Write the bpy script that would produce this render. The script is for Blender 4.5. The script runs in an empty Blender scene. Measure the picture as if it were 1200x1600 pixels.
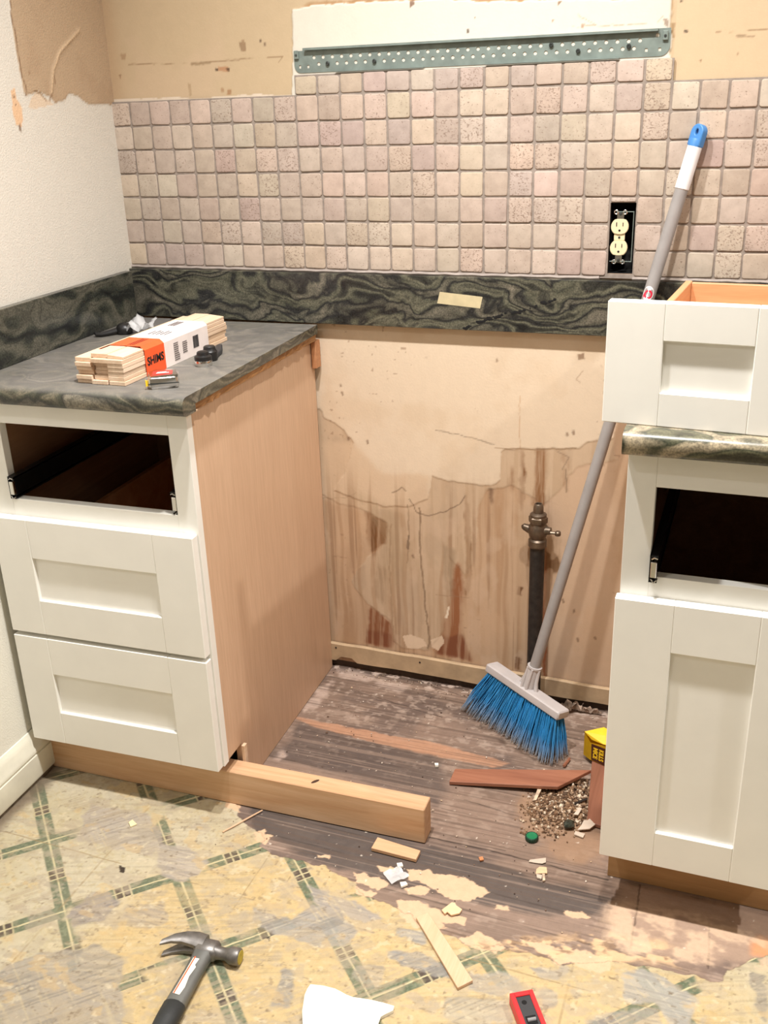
import bpy, bmesh, math, random
import numpy as np
from mathutils import Vector, Matrix, Euler

random.seed(7)
SC = bpy.context.scene
COL = SC.collection

# ------------------------------------------------------------------ camera
CAM_LOC = (1.40760, -2.05757, 1.34943)
CAM_ROT = (1.18193, 0.032189, 0.354130)
FPX = 1560.0
cd = bpy.data.cameras.new('camera')
cam = bpy.data.objects.new('camera', cd)
COL.objects.link(cam)
cam.location = CAM_LOC
cam.rotation_mode = 'XYZ'
cam.rotation_euler = CAM_ROT
cd.sensor_fit = 'VERTICAL'
cd.sensor_height = 24.0
cd.lens = FPX / 1600.0 * 24.0
cd.clip_start = 0.02
SC.camera = cam

# ------------------------------------------------------------------ colour management, world, lamps
SC.view_settings.view_transform = 'Standard'
SC.view_settings.look = 'None'
SC.view_settings.gamma = 1.0
SC.view_settings.exposure = -0.12
SC.view_settings.use_curve_mapping = False
w = bpy.data.worlds.new('world')
SC.world = w
w.use_nodes = True
w.node_tree.nodes['Background'].inputs[0].default_value = (1.0, 0.95, 0.88, 1)
w.node_tree.nodes['Background'].inputs[1].default_value = 0.03


def lamp(name, loc, power, size, color=(1.0, 0.978, 0.95), spread=180, target=None):
    d = bpy.data.lights.new(name, 'AREA')
    d.shape = 'DISK'
    d.size = size
    d.energy = power
    d.color = color
    d.spread = math.radians(spread)
    o = bpy.data.objects.new(name, d)
    COL.objects.link(o)
    o.location = loc
    return o


lamp('ceiling_or_fill_lamp', (0.78, -0.84, 2.42), 24, 0.07, (1.0, 0.985, 0.985), spread=130)
lamp('ceiling_or_fill_lamp', (1.22, -0.86, 2.42), 20, 0.07, (1.0, 0.955, 0.89), spread=130)
lamp('ceiling_or_fill_lamp', (2.80, -0.86, 2.42), 33, 0.08, spread=140)
lamp('ceiling_or_fill_lamp', (0.35, -1.95, 2.42), 9, 0.10)  # added front fill for the left cabinet, no such source seen
lamp('ceiling_or_fill_lamp', (2.40, -2.60, 2.42), 3, 0.10)  # added weak room fill from behind the camera, an unseen source


# ------------------------------------------------------------------ colour + material helpers
def lin(c):
    r = []
    for v in c[:3]:
        v = v / 255.0
        r.append(v / 12.92 if v <= 0.04045 else ((v + 0.055) / 1.055) ** 2.4)
    return (r[0], r[1], r[2], 1.0)


class NT:
    def __init__(self, name):
        self.m = bpy.data.materials.new(name)
        self.m.use_nodes = True
        self.t = self.m.node_tree
        self.b = self.t.nodes['Principled BSDF']
        self.out = self.t.nodes['Material Output']

    def n(self, typ, **kw):
        x = self.t.nodes.new(typ)
        for k, v in kw.items():
            setattr(x, k, v)
        return x

    def l(self, a, b):
        self.t.links.new(a, b)

    def coord(self, kind='Object', scale=(1, 1, 1), rot=(0, 0, 0), loc=(0, 0, 0)):
        c = self.n('ShaderNodeTexCoord')
        mp = self.n('ShaderNodeMapping')
        mp.inputs['Scale'].default_value = scale
        mp.inputs['Rotation'].default_value = rot
        mp.inputs['Location'].default_value = loc
        self.l(c.outputs[kind], mp.inputs['Vector'])
        return mp.outputs['Vector']

    def noise(self, vec, scale, detail=4, rough=0.55, dist=0.0):
        x = self.n('ShaderNodeTexNoise')
        x.inputs['Scale'].default_value = scale
        x.inputs['Detail'].default_value = detail
        x.inputs['Roughness'].default_value = rough
        x.inputs['Distortion'].default_value = dist
        if vec is not None:
            self.l(vec, x.inputs['Vector'])
        return x.outputs['Fac']

    def ramp(self, fac, stops, interp='LINEAR'):
        x = self.n('ShaderNodeValToRGB')
        x.color_ramp.interpolation = interp
        el = x.color_ramp.elements
        while len(el) < len(stops):
            el.new(0.5)
        for e, (p, c) in zip(el, stops):
            e.position = p
            e.color = c if len(c) == 4 else (c[0], c[1], c[2], 1)
        self.l(fac, x.inputs['Fac'])
        return x.outputs['Color']

    def mix(self, a, b, fac, blend='MIX'):
        x = self.n('ShaderNodeMix', data_type='RGBA', blend_type=blend)
        for s, v in ((6, a), (7, b), (0, fac)):
            if hasattr(v, 'default_value') or hasattr(v, 'is_linked'):
                self.l(v, x.inputs[s])
            else:
                x.inputs[s].default_value = v
        return x.outputs[2]

    def math(self, op, a, b=0.0, clamp=False):
        x = self.n('ShaderNodeMath', operation=op, use_clamp=clamp)
        for i, v in enumerate((a, b)):
            if hasattr(v, 'is_linked'):
                self.l(v, x.inputs[i])
            else:
                x.inputs[i].default_value = v
        return x.outputs[0]

    def bump(self, h, strength=0.3, dist=0.002):
        x = self.n('ShaderNodeBump')
        x.inputs['Strength'].default_value = strength
        x.inputs['Distance'].default_value = dist
        self.l(h, x.inputs['Height'])
        self.l(x.outputs['Normal'], self.b.inputs['Normal'])

    def base(self, c):
        if hasattr(c, 'is_linked'):
            self.l(c, self.b.inputs['Base Color'])
        else:
            self.b.inputs['Base Color'].default_value = c

    def set(self, rough=0.5, metal=0.0, spec=None, trans=None, alpha=None, ior=None):
        self.b.inputs['Roughness'].default_value = rough
        self.b.inputs['Metallic'].default_value = metal
        if spec is not None:
            self.b.inputs['Specular IOR Level'].default_value = spec
        if trans is not None:
            self.b.inputs['Transmission Weight'].default_value = trans
        if alpha is not None:
            self.b.inputs['Alpha'].default_value = alpha
        if ior is not None:
            self.b.inputs['IOR'].default_value = ior


def m_plain(name, rgb, rough=0.5, metal=0.0, var=0.06, vscale=30.0, bump=0.0, bscale=200.0, spec=None):
    k = NT(name)
    c = lin(rgb)
    v = k.coord()
    f = k.noise(v, vscale, 4)
    d = tuple(x * (1 - var * 2.2) for x in c[:3]) + (1,)
    u = tuple(min(1, x * (1 + var)) for x in c[:3]) + (1,)
    k.base(k.ramp(f, [(0.3, d), (0.7, u)]))
    k.set(rough, metal, spec)
    if bump:
        k.bump(k.noise(v, bscale, 3), bump, 0.001)
    return k.m


def m_wood(name, c1, c2, axis='x', fine=1.0, rough=0.55, contrast=(0.3, 0.7), knots=False):
    k = NT(name)
    s = {'x': (1.6, 26, 26), 'y': (26, 1.6, 26), 'z': (26, 26, 1.6)}[axis]
    s = tuple(q * fine for q in s)
    v = k.coord(scale=s)
    f = k.noise(v, 1.6, 5, 0.6, 0.8)
    col = k.ramp(f, [(contrast[0], lin(c2)), (contrast[1], lin(c1))])
    v2 = k.coord(scale=tuple(q * 6 for q in s))
    f2 = k.noise(v2, 2.0, 3)
    col = k.mix(col, k.ramp(f2, [(0.3, (0.72, 0.68, 0.62)), (0.65, (1, 1, 1))]), 0.35, 'MULTIPLY')
    k.base(col)
    k.set(rough)
    k.bump(f2, 0.08, 0.001)
    return k.m


def m_attr(name, rough=0.6, bscale=250.0, bstr=0.25, mottle=0.25, mscale=60.0, fscale=600.0, spec=0.3):
    k = NT(name)
    a = k.n('ShaderNodeVertexColor')
    a.layer_name = 'Col'
    v = k.coord()
    f = k.noise(v, mscale, 5, 0.65)
    g = k.noise(v, fscale, 2)
    c = k.mix(a.outputs['Color'], k.ramp(f, [(0.3, (0.72, 0.70, 0.68)), (0.62, (1.08, 1.08, 1.08))]), mottle, 'MULTIPLY')
    c = k.mix(c, k.ramp(g, [(0.3, (0.75, 0.74, 0.72)), (0.7, (1.08, 1.08, 1.08))]), mottle * 0.8, 'MULTIPLY')
    k.base(c)
    k.set(rough, 0, spec)
    k.bump(k.noise(v, bscale, 3), bstr, 0.0015)
    return k.m


def m_granite(name, dust=0.0, seed=0.0, scale=1.0, cols=None, dustcol=(122, 118, 113), rough=0.22, stretch=(1, 1, 1.6)):
    k = NT(name)
    s = tuple(scale * q for q in stretch)
    v = k.coord(scale=s, loc=(seed, seed * 1.7, seed * 0.6))
    nz = k.n('ShaderNodeTexNoise')
    nz.inputs['Scale'].default_value = 5.0
    nz.inputs['Detail'].default_value = 2.0
    k.l(v, nz.inputs['Vector'])
    vm = k.n('ShaderNodeVectorMath', operation='MULTIPLY_ADD')
    k.l(nz.outputs['Color'], vm.inputs[0])
    vm.inputs[1].default_value = (0.30, 0.30, 0.30)
    k.l(v, vm.inputs[2])
    wv = k.n('ShaderNodeTexWave', wave_type='BANDS', bands_direction='Z')
    wv.inputs['Scale'].default_value = 3.0
    wv.inputs['Distortion'].default_value = 9.0
    wv.inputs['Detail'].default_value = 3.0
    wv.inputs['Detail Scale'].default_value = 1.4
    wv.inputs['Detail Roughness'].default_value = 0.6
    k.l(vm.outputs[0], wv.inputs['Vector'])
    big = k.noise(vm.outputs[0], 7.0, 5, 0.65, 0.6)
    f = k.math('ADD', k.math('MULTIPLY', wv.outputs['Fac'], 0.45), k.math('MULTIPLY', big, 0.75))
    cols = cols or [(0.28, (36, 35, 35)), (0.36, (60, 60, 54)), (0.44, (100, 98, 84)), (0.56, (84, 84, 72)), (0.64, (54, 54, 51)), (0.72, (40, 40, 41)), (0.80, (86, 84, 74)), (0.92, (116, 110, 98))]
    c = k.ramp(f, [(p, lin(q)) for p, q in cols])
    thin = k.n('ShaderNodeTexWave', wave_type='BANDS', bands_direction='Z')
    thin.inputs['Scale'].default_value = 9.0
    thin.inputs['Distortion'].default_value = 14.0
    thin.inputs['Detail'].default_value = 2.0
    thin.inputs['Detail Scale'].default_value = 0.8
    k.l(vm.outputs[0], thin.inputs['Vector'])
    c = k.mix(c, k.ramp(thin.outputs['Fac'], [(0.0, (0.42, 0.42, 0.42)), (0.20, (0.92, 0.92, 0.92)), (0.88, (1, 1, 1)), (1.0, (1.28, 1.26, 1.22))]), 0.5, 'MULTIPLY')
    sp = k.noise(k.coord(), 330.0, 3)
    c = k.mix(c, k.ramp(sp, [(0.35, (0.45, 0.45, 0.45)), (0.65, (1.4, 1.38, 1.32))]), 0.7, 'MULTIPLY')
    if dust > 0:
        g = k.n('ShaderNodeNewGeometry')
        sx = k.n('ShaderNodeSeparateXYZ')
        k.l(g.outputs['Normal'], sx.inputs[0])
        up = k.math('SMOOTHSTEP' if False else 'MULTIPLY', k.math('SUBTRACT', sx.outputs['Z'], 0.55), 2.2, True)
        dn = k.noise(k.coord(scale=(1, 2.2, 1)), 16.0, 5, 0.65)
        dm = k.math('MULTIPLY', up, k.math('MULTIPLY', k.math('ADD', dn, 0.35), dust), True)
        c = k.mix(c, lin(dustcol), dm)
        r = k.math('ADD', k.math('MULTIPLY', dm, 0.3), rough)
        k.l(r, k.b.inputs['Roughness'])
        k.base(c)
    else:
        k.base(c)
        k.set(rough)
    return k.m


# ------------------------------------------------------------------ mesh helpers
def tf(bm, M):
    bmesh.ops.transform(bm, matrix=M, verts=bm.verts)
    return bm


def merge(bm, other):
    me = bpy.data.meshes.new('t')
    other.to_mesh(me)
    other.free()
    bm.from_mesh(me)
    bpy.data.meshes.remove(me)
    return bm


def box(x0, x1, y0, y1, z0, z1, bev=0.0, seg=1):
    bm = bmesh.new()
    bmesh.ops.create_cube(bm, size=1)
    tf(bm, Matrix.Translation(((x0 + x1) / 2, (y0 + y1) / 2, (z0 + z1) / 2)) @ Matrix.Diagonal((abs(x1 - x0), abs(y1 - y0), abs(z1 - z0), 1)))
    if bev > 0:
        bmesh.ops.bevel(bm, geom=bm.edges[:], offset=bev, segments=seg, affect='EDGES', profile=0.7)
    return bm


def boxes(*args, bev=0.0):
    bm = bmesh.new()
    for a in args:
        merge(bm, box(*a[:6], bev=a[6] if len(a) > 6 else bev))
    return bm


def prism(poly, z0, z1, bev=0.0):
    """poly: list of (x, y) counter-clockwise, extruded in z"""
    bm = bmesh.new()
    a = sum(poly[i][0] * poly[(i + 1) % len(poly)][1] - poly[(i + 1) % len(poly)][0] * poly[i][1] for i in range(len(poly)))
    if a < 0:
        poly = poly[::-1]
    vb = [bm.verts.new((p[0], p[1], z0)) for p in poly]
    vt = [bm.verts.new((p[0], p[1], z1)) for p in poly]
    n = len(poly)
    bm.faces.new(vb[::-1])
    bm.faces.new(vt)
    for i in range(n):
        bm.faces.new((vb[i], vb[(i + 1) % n], vt[(i + 1) % n], vt[i]))
    if bev > 0:
        bmesh.ops.bevel(bm, geom=bm.edges[:], offset=bev, segments=1, affect='EDGES')
    return bm


def lathe(prof, n=24, cap=True):
    """prof: list of (r, z) bottom to top"""
    bm = bmesh.new()
    rings = []
    for r, z in prof:
        rings.append([bm.verts.new((r * math.cos(2 * math.pi * i / n), r * math.sin(2 * math.pi * i / n), z)) for i in range(n)])
    for a, b in zip(rings, rings[1:]):
        for i in range(n):
            bm.faces.new((a[i], a[(i + 1) % n], b[(i + 1) % n], b[i]))
    if cap:
        if prof[0][0] > 1e-5:
            bm.faces.new(rings[0][::-1])
        if prof[-1][0] > 1e-5:
            bm.faces.new(rings[-1])
    bmesh.ops.remove_doubles(bm, verts=bm.verts, dist=1e-6)
    return bm


def tube(pts, r, n=10, cap=True):
    bm = bmesh.new()
    pts = [Vector(p) for p in pts]
    rs = r if isinstance(r, (list, tuple)) else [r] * len(pts)
    rings = []
    up = None
    for i, p in enumerate(pts):
        d = (pts[min(i + 1, len(pts) - 1)] - pts[max(i - 1, 0)]).normalized()
        if up is None:
            up = Vector((0, 0, 1)) if abs(d.z) < 0.9 else Vector((1, 0, 0))
        a = d.cross(up).normalized()
        b = a.cross(d).normalized()
        up = b
        rings.append([bm.verts.new(p + (a * math.cos(2 * math.pi * k / n) + b * math.sin(2 * math.pi * k / n)) * rs[i]) for k in range(n)])
    for a, b in zip(rings, rings[1:]):
        for k in range(n):
            bm.faces.new((a[k], a[(k + 1) % n], b[(k + 1) % n], b[k]))
    if cap:
        bm.faces.new(rings[0][::-1])
        bm.faces.new(rings[-1])
    bmesh.ops.recalc_face_normals(bm, faces=bm.faces)
    return bm


def obj(name, bm, mat, parent=None, smooth=True, angle=35):
    me = bpy.data.meshes.new(name)
    bmesh.ops.recalc_face_normals(bm, faces=bm.faces)
    bm.to_mesh(me)
    bm.free()
    me.materials.append(mat)
    if smooth:
        me.shade_smooth()
        me.set_sharp_from_angle(angle=math.radians(angle))
    o = bpy.data.objects.new(name, me)
    COL.objects.link(o)
    if parent is not None:
        o.parent = parent
    return o


def tag(o, label, cat, group=None, kind=None):
    o['label'] = label
    o['category'] = cat
    if group:
        o['group'] = group
    if kind:
        o['kind'] = kind
    return o


def thing(name, label, cat, loc=(0, 0, 0), rot=(0, 0, 0), group=None):
    o = bpy.data.objects.new(name, None)
    o.empty_display_size = 0.05
    COL.objects.link(o)
    o.location = loc
    o.rotation_euler = rot
    return tag(o, label, cat, group)


def struct(o):
    o['kind'] = 'structure'
    return o


def text_bm(s, size, depth=0.0003, weight=0.0):
    c = bpy.data.curves.new('t', 'FONT')
    c.body = s
    c.size = size
    c.extrude = depth
    c.offset = weight
    c.align_x = 'CENTER'
    c.align_y = 'CENTER'
    c.resolution_u = 3
    o = bpy.data.objects.new('t', c)
    COL.objects.link(o)
    me = bpy.data.meshes.new_from_object(o)
    bm = bmesh.new()
    bm.from_mesh(me)
    bpy.data.objects.remove(o)
    bpy.data.curves.remove(c)
    bpy.data.meshes.remove(me)
    return bm


def frame_matrix(o, ex, ey):
    """matrix whose local x, y axes are ex, ey and origin o"""
    ex = Vector(ex).normalized()
    ey = Vector(ey)
    ey = (ey - ex * ey.dot(ex)).normalized()
    ez = ex.cross(ey)
    M = Matrix((ex, ey, ez)).transposed().to_4x4()
    M.translation = Vector(o)
    return M


# ------------------------------------------------------------------ measuring: a line of sight met with a surface of the room
_R = Euler(CAM_ROT, 'XYZ').to_matrix()
_C = Vector(CAM_LOC)
TH = math.radians(2.0)                     # the left wall and cabinet stand two degrees off square


def _ray(u, v):
    return _R @ Vector(((u - 600) / FPX, -(v - 800) / FPX, -1))


def on_y(u, v, y=0.0):
    d = _ray(u, v)
    return _C + d * ((y - _C.y) / d.y)


def on_z(u, v, z=0.0):
    d = _ray(u, v)
    return _C + d * ((z - _C.z) / d.z)


def on_left(u, v):
    n = Vector((math.cos(TH), math.sin(TH), 0))
    d = _ray(u, v)
    P = _C + d * (-(_C.dot(n)) / d.dot(n))
    return (P.dot(Vector((math.sin(TH), -math.cos(TH), 0))), P.z)


def F(pts):
    return [tuple(on_z(u, v))[:2] for u, v in pts]


def Wl(pts):
    return [(on_y(u, v).x, on_y(u, v).z) for u, v in pts]


def Ll(pts):
    return [on_left(u, v) for u, v in pts]


# ------------------------------------------------------------------ numpy pattern helpers (surface colour of worn floor and walls)
_rs = np.random.RandomState(11)
_tab = _rs.rand(256, 256)


def vn(x, y, s=0):
    xi = np.floor(x).astype(int)
    yi = np.floor(y).astype(int)
    fx = x - xi
    fy = y - yi
    fx = fx * fx * (3 - 2 * fx)
    fy = fy * fy * (3 - 2 * fy)
    xi = xi + s * 37
    yi = yi + s * 91
    g = lambda a, b: _tab[a & 255, b & 255]
    return (g(xi, yi) * (1 - fx) + g(xi + 1, yi) * fx) * (1 - fy) + (g(xi, yi + 1) * (1 - fx) + g(xi + 1, yi + 1) * fx) * fy


def fbm(x, y, sx, sy=None, s=0, o=4, g=0.55):
    sy = sy or sx
    t = 0
    a = 1.0
    n = 0
    for i in range(o):
        t = t + a * vn(x * sx * 2 ** i + 17.3 * i, y * sy * 2 ** i + 5.1 * i, s + i)
        n += a
        a *= g
    return t / n


def sstep(a, b, x):
    t = np.clip((x - a) / (b - a + 1e-12), 0, 1)
    return t * t * (3 - 2 * t)


def pmask(X, Y, poly, warp=0.0, wscale=60, soft=0.0, s=0):
    P = np.array(poly)
    pad = warp * 1.2 + soft * 2 + 0.002
    out = np.zeros(X.shape)
    b = (X > P[:, 0].min() - pad) & (X < P[:, 0].max() + pad) & (Y > P[:, 1].min() - pad) & (Y < P[:, 1].max() + pad)
    if not b.any():
        return out
    x = X[b]
    y = Y[b]
    if warp:
        dx = (fbm(x, y, wscale, s=s + 3, o=3) - 0.5) * 2 * warp
        dy = (fbm(x, y, wscale, s=s + 9, o=3) - 0.5) * 2 * warp
        x = x + dx
        y = y + dy
    offs = [(0, 0)]
    if soft:
        offs = [(0, 0)] + [(soft * r * math.cos(a), soft * r * math.sin(a)) for r in (0.5, 1.0) for a in np.arange(0, 6.28, 1.0472)]
    acc = np.zeros(x.shape)
    n = len(P)
    for ox, oy in offs:
        ins = np.zeros(x.shape, bool)
        xx = x + ox
        yy = y + oy
        j = n - 1
        for i in range(n):
            xi, yi = P[i]
            xj, yj = P[j]
            if yi != yj:
                c = ((yi > yy) != (yj > yy)) & (xx < (xj - xi) * (yy - yi) / (yj - yi) + xi)
                ins ^= c
            j = i
        acc += ins
    out[b] = acc / len(offs)
    return out


def lmask(X, Y, pts, wd, soft=0.001, warp=0.0, wscale=60, s=0):
    P = np.array(pts)
    pad = wd + soft + warp * 1.2
    out = np.zeros(X.shape)
    b = (X > P[:, 0].min() - pad) & (X < P[:, 0].max() + pad) & (Y > P[:, 1].min() - pad) & (Y < P[:, 1].max() + pad)
    if not b.any():
        return out
    x = X[b]
    y = Y[b]
    if warp:
        x = x + (fbm(x, y, wscale, s=s + 3, o=3) - 0.5) * 2 * warp
        y = y + (fbm(X[b], y, wscale, s=s + 9, o=3) - 0.5) * 2 * warp
    d = np.full(x.shape, 9.0)
    for (ax, ay), (bx, by) in zip(P, P[1:]):
        L = (bx - ax) ** 2 + (by - ay) ** 2 + 1e-12
        t = np.clip(((x - ax) * (bx - ax) + (y - ay) * (by - ay)) / L, 0, 1)
        d = np.minimum(d, np.hypot(x - ax - t * (bx - ax), y - ay - t * (by - ay)))
    out[b] = 1 - sstep(wd - soft, wd + soft, d)
    return out


def L3(rgb):
    return np.array(lin(rgb)[:3])


class Paint:
    def __init__(self, X, Y, rgb):
        self.X = X
        self.Y = Y
        self.C = np.empty(X.shape + (3,))
        self.C[:] = L3(rgb)

    def over(self, m, rgb, k=1.0):
        m = np.clip(m * k, 0, 1)[..., None]
        self.C = self.C * (1 - m) + L3(rgb) * m

    def mul(self, f):
        self.C = self.C * (f[..., None] if f.ndim == 2 else f)


def grid_mesh(name, A, B, colors, mat, place, skip=None, flip=False):
    """A, B: 1-D coordinate arrays; place(a, b) -> xyz arrays; skip: bool per cell"""
    na, nb = len(A), len(B)
    AA, BB = np.meshgrid(A, B, indexing='ij')
    P = np.stack(place(AA, BB), -1).reshape(-1, 3)
    i, j = np.meshgrid(np.arange(na - 1), np.arange(nb - 1), indexing='ij')
    v0 = i * nb + j
    q = np.stack([v0, v0 + nb, v0 + nb + 1, v0 + 1], -1)
    if flip:
        q = q[..., ::-1]
    q = q.reshape(-1, 4)
    if skip is not None:
        q = q[~skip.reshape(-1)]
    me = bpy.data.meshes.new(name)
    me.vertices.add(len(P))
    me.vertices.foreach_set('co', P.astype(np.float32).ravel())
    me.loops.add(q.size)
    me.loops.foreach_set('vertex_index', q.astype(np.int32).ravel())
    me.polygons.add(len(q))
    me.polygons.foreach_set('loop_start', (np.arange(len(q)) * 4).astype(np.int32))
    me.update(calc_edges=True)
    ca = me.color_attributes.new('Col', 'FLOAT_COLOR', 'POINT')
    rgba = np.ones((len(P), 4), np.float32)
    rgba[:, :3] = colors.reshape(-1, 3)
    ca.data.foreach_set('color', rgba.ravel())
    me.materials.append(mat)
    me.validate()
    o = bpy.data.objects.new(name, me)
    COL.objects.link(o)
    return o


# ------------------------------------------------------------------ materials
M = {}
M['white_paint'] = m_plain('white_paint', (240, 238, 231), 0.38, var=0.015, vscale=12, bump=0.05, bscale=260)
M['maple_ply'] = m_wood('maple_ply', (214, 180, 150), (207, 172, 142), 'z', 0.7, 0.45)
M['shaded_interior'] = m_wood('shaded_interior', (182, 142, 108), (160, 122, 92), 'y', 0.7, 0.6)  # cabinet inside, its lack of light toned into a darker wood colour
M['drawer_wood'] = m_wood('drawer_wood', (222, 172, 128), (208, 152, 108), 'x', 0.7, 0.4)
M['pine'] = m_wood('pine', (216, 180, 144), (196, 152, 112), 'x', 1.0, 0.55)
M['pine_pale'] = m_wood('pine_pale', (220, 186, 154), (206, 168, 132), 'y', 1.0, 0.6)
M['shim_wood'] = m_wood('shim_wood', (232, 206, 180), (212, 180, 148), 'y', 1.0, 0.65)
M['ply_edge'] = m_wood('ply_edge', (186, 138, 88), (120, 78, 42), 'y', 1.6, 0.7)
M['red_wood'] = m_wood('red_wood', (168, 114, 88), (142, 90, 68), 'x', 0.9, 0.5)
M['raw_wood'] = m_wood('raw_wood', (200, 146, 104), (172, 116, 76), 'x', 1.2, 0.7)
M['toe_ply'] = m_wood('toe_ply', (186, 146, 100), (166, 126, 82), 'x', 0.8, 0.6)  # wood darkened so the colour carries some of the toe-space shadow
M['black'] = m_plain('black_enamel', (26, 25, 25), 0.4, var=0.05)
M['slide'] = m_plain('slide_steel', (52, 52, 52), 0.35, 0.8, var=0.05)
M['chrome'] = m_plain('chrome', (214, 212, 208), 0.14, 1.0, var=0.02)
M['zinc'] = m_plain('zinc_plate', (128, 140, 134), 0.5, 0.25, var=0.10, vscale=40)
M['screw'] = m_plain('screw_steel', (84, 88, 86), 0.4, 0.8)
M['iron'] = m_plain('black_iron', (52, 46, 42), 0.6, 0.3, var=0.25, vscale=60, bump=0.3, bscale=120)
M['old_brass'] = m_plain('tarnished_brass', (112, 98, 84), 0.42, 0.75, var=0.2, vscale=70)
M['ivory'] = m_plain('ivory_plastic', (232, 216, 178), 0.35, var=0.02)
M['pole'] = m_plain('grey_enamel', (152, 148, 146), 0.42, var=0.04)
M['broom_grey'] = m_plain('broom_grey_plastic', (190, 184, 182), 0.5, var=0.04)
M['broom_white'] = m_plain('broom_white_plastic', (232, 230, 232), 0.5, var=0.02)
M['broom_blue'] = m_plain('broom_blue_plastic', (70, 132, 196), 0.45, var=0.03)
M['logo_red'] = m_plain('logo_red', (206, 38, 66), 0.5, var=0.0)
M['sticker_white'] = m_plain('sticker_white', (236, 230, 232), 0.5, var=0.0)
M['tape'] = m_plain('masking_tape', (204, 190, 152), 0.7, var=0.05, vscale=60, bump=0.2, bscale=300)
M['red_plastic'] = m_plain('red_plastic', (232, 44, 48), 0.4, var=0.03)
M['dark_plastic'] = m_plain('dark_plastic', (50, 50, 52), 0.55, var=0.08)
M['hole_black'] = m_plain('deep_black', (10, 9, 9), 0.9, var=0.0)
M['yellow_card'] = m_plain('yellow_card', (246, 204, 40), 0.45, var=0.04, vscale=50)
M['brown_print'] = m_plain('brown_print', (70, 30, 18), 0.5, var=0.0)
M['orange_label'] = m_plain('orange_label', (240, 92, 44), 0.5, var=0.04)
M['paper_white'] = m_plain('paper_white', (234, 222, 216), 0.6, var=0.03)
M['print_grey'] = m_plain('print_grey', (96, 88, 90), 0.6, var=0.0)
M['print_black'] = m_plain('print_black', (24, 20, 20), 0.6, var=0.0)
M['green_plastic'] = m_plain('green_plastic', (26, 122, 78), 0.4, var=0.06)
M['dark_green'] = m_plain('dark_green_plastic', (14, 62, 44), 0.5, var=0.06)
M['plaster'] = m_plain('plaster_white', (244, 240, 226), 0.8, var=0.03, vscale=80, bump=0.4, bscale=120)
M['plaster_tan'] = m_plain('plaster_tan', (226, 190, 150), 0.8, var=0.05, vscale=80)
M['shard'] = m_plain('pale_shard', (206, 190, 172), 0.6, var=0.06)
M['steel_hammer'] = m_plain('worn_steel', (132, 128, 124), 0.42, 0.7, var=0.15, vscale=60, bump=0.1)
M['hammer_grey'] = m_plain('hammer_neck_grey', (108, 108, 104), 0.42, 0.3, var=0.08)
M['rubber'] = m_plain('black_rubber', (40, 42, 42), 0.6, var=0.08, bump=0.3, bscale=240)
M['yellow_worn'] = m_plain('worn_yellow', (190, 172, 60), 0.5, 0.3, var=0.15, vscale=120)
M['label_cream'] = m_plain('label_cream', (232, 226, 212), 0.5, var=0.04)
M['red_label'] = m_plain('red_label', (190, 60, 54), 0.25, var=0.1)
M['grey_plate'] = m_plain('grey_plate', (118, 114, 110), 0.5, 0.1, var=0.06)
M['dirt'] = m_plain('dirt', (128, 98, 74), 0.95, var=0.3, vscale=150, bump=0.6, bscale=400)
M['crumb_pale'] = m_plain('pale_crumbs', (214, 190, 164), 0.9, var=0.25, vscale=60)
M['scrap'] = m_plain('crumpled_scrap', (172, 150, 132), 0.9, var=0.25, vscale=60)
M['room_paint'] = m_plain('room_paint', (196, 192, 186), 0.8, var=0.02)
M['grout'] = m_plain('grey_grout', (150, 138, 128), 0.9, var=0.10, vscale=90, bump=0.4, bscale=300)
M['caulk'] = m_plain('grey_caulk', (158, 146, 138), 0.7, var=0.1, vscale=60)

GR_SPLASH = m_granite('granite_splash', 0.0, 0.0)
GR_SPLASH2 = m_granite('granite_splash_side', 0.0, 4.0, cols=[(0.30, (26, 27, 28)), (0.46, (50, 52, 48)), (0.6, (62, 64, 56)), (0.75, (88, 86, 76))])
GR_TOP = m_granite('granite_dusty', 0.74, 2.3, rough=0.3, cols=[(0.30, (44, 44, 40)), (0.42, (84, 83, 70)), (0.52, (110, 104, 88)), (0.64, (66, 68, 56)), (0.75, (52, 52, 48)), (0.88, (128, 122, 108))])
GR_TOP2 = m_granite('granite_polished', 0.12, 7.9, rough=0.30, cols=[(0.30, (34, 32, 28)), (0.45, (66, 64, 48)), (0.58, (96, 94, 72)), (0.70, (62, 64, 50)), (0.85, (150, 138, 116))])

# clear plastic
kk = NT('clear_plastic')
kk.base((0.92, 0.92, 0.92, 1))
kk.set(0.18, 0, None, 0.0, 0.34)
M['clear'] = kk.m
kk = NT('glass_bit')
kk.base((0.9, 0.9, 0.9, 1))
kk.set(0.08, 0, None, 0.7)
M['glass_bit'] = kk.m


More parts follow.
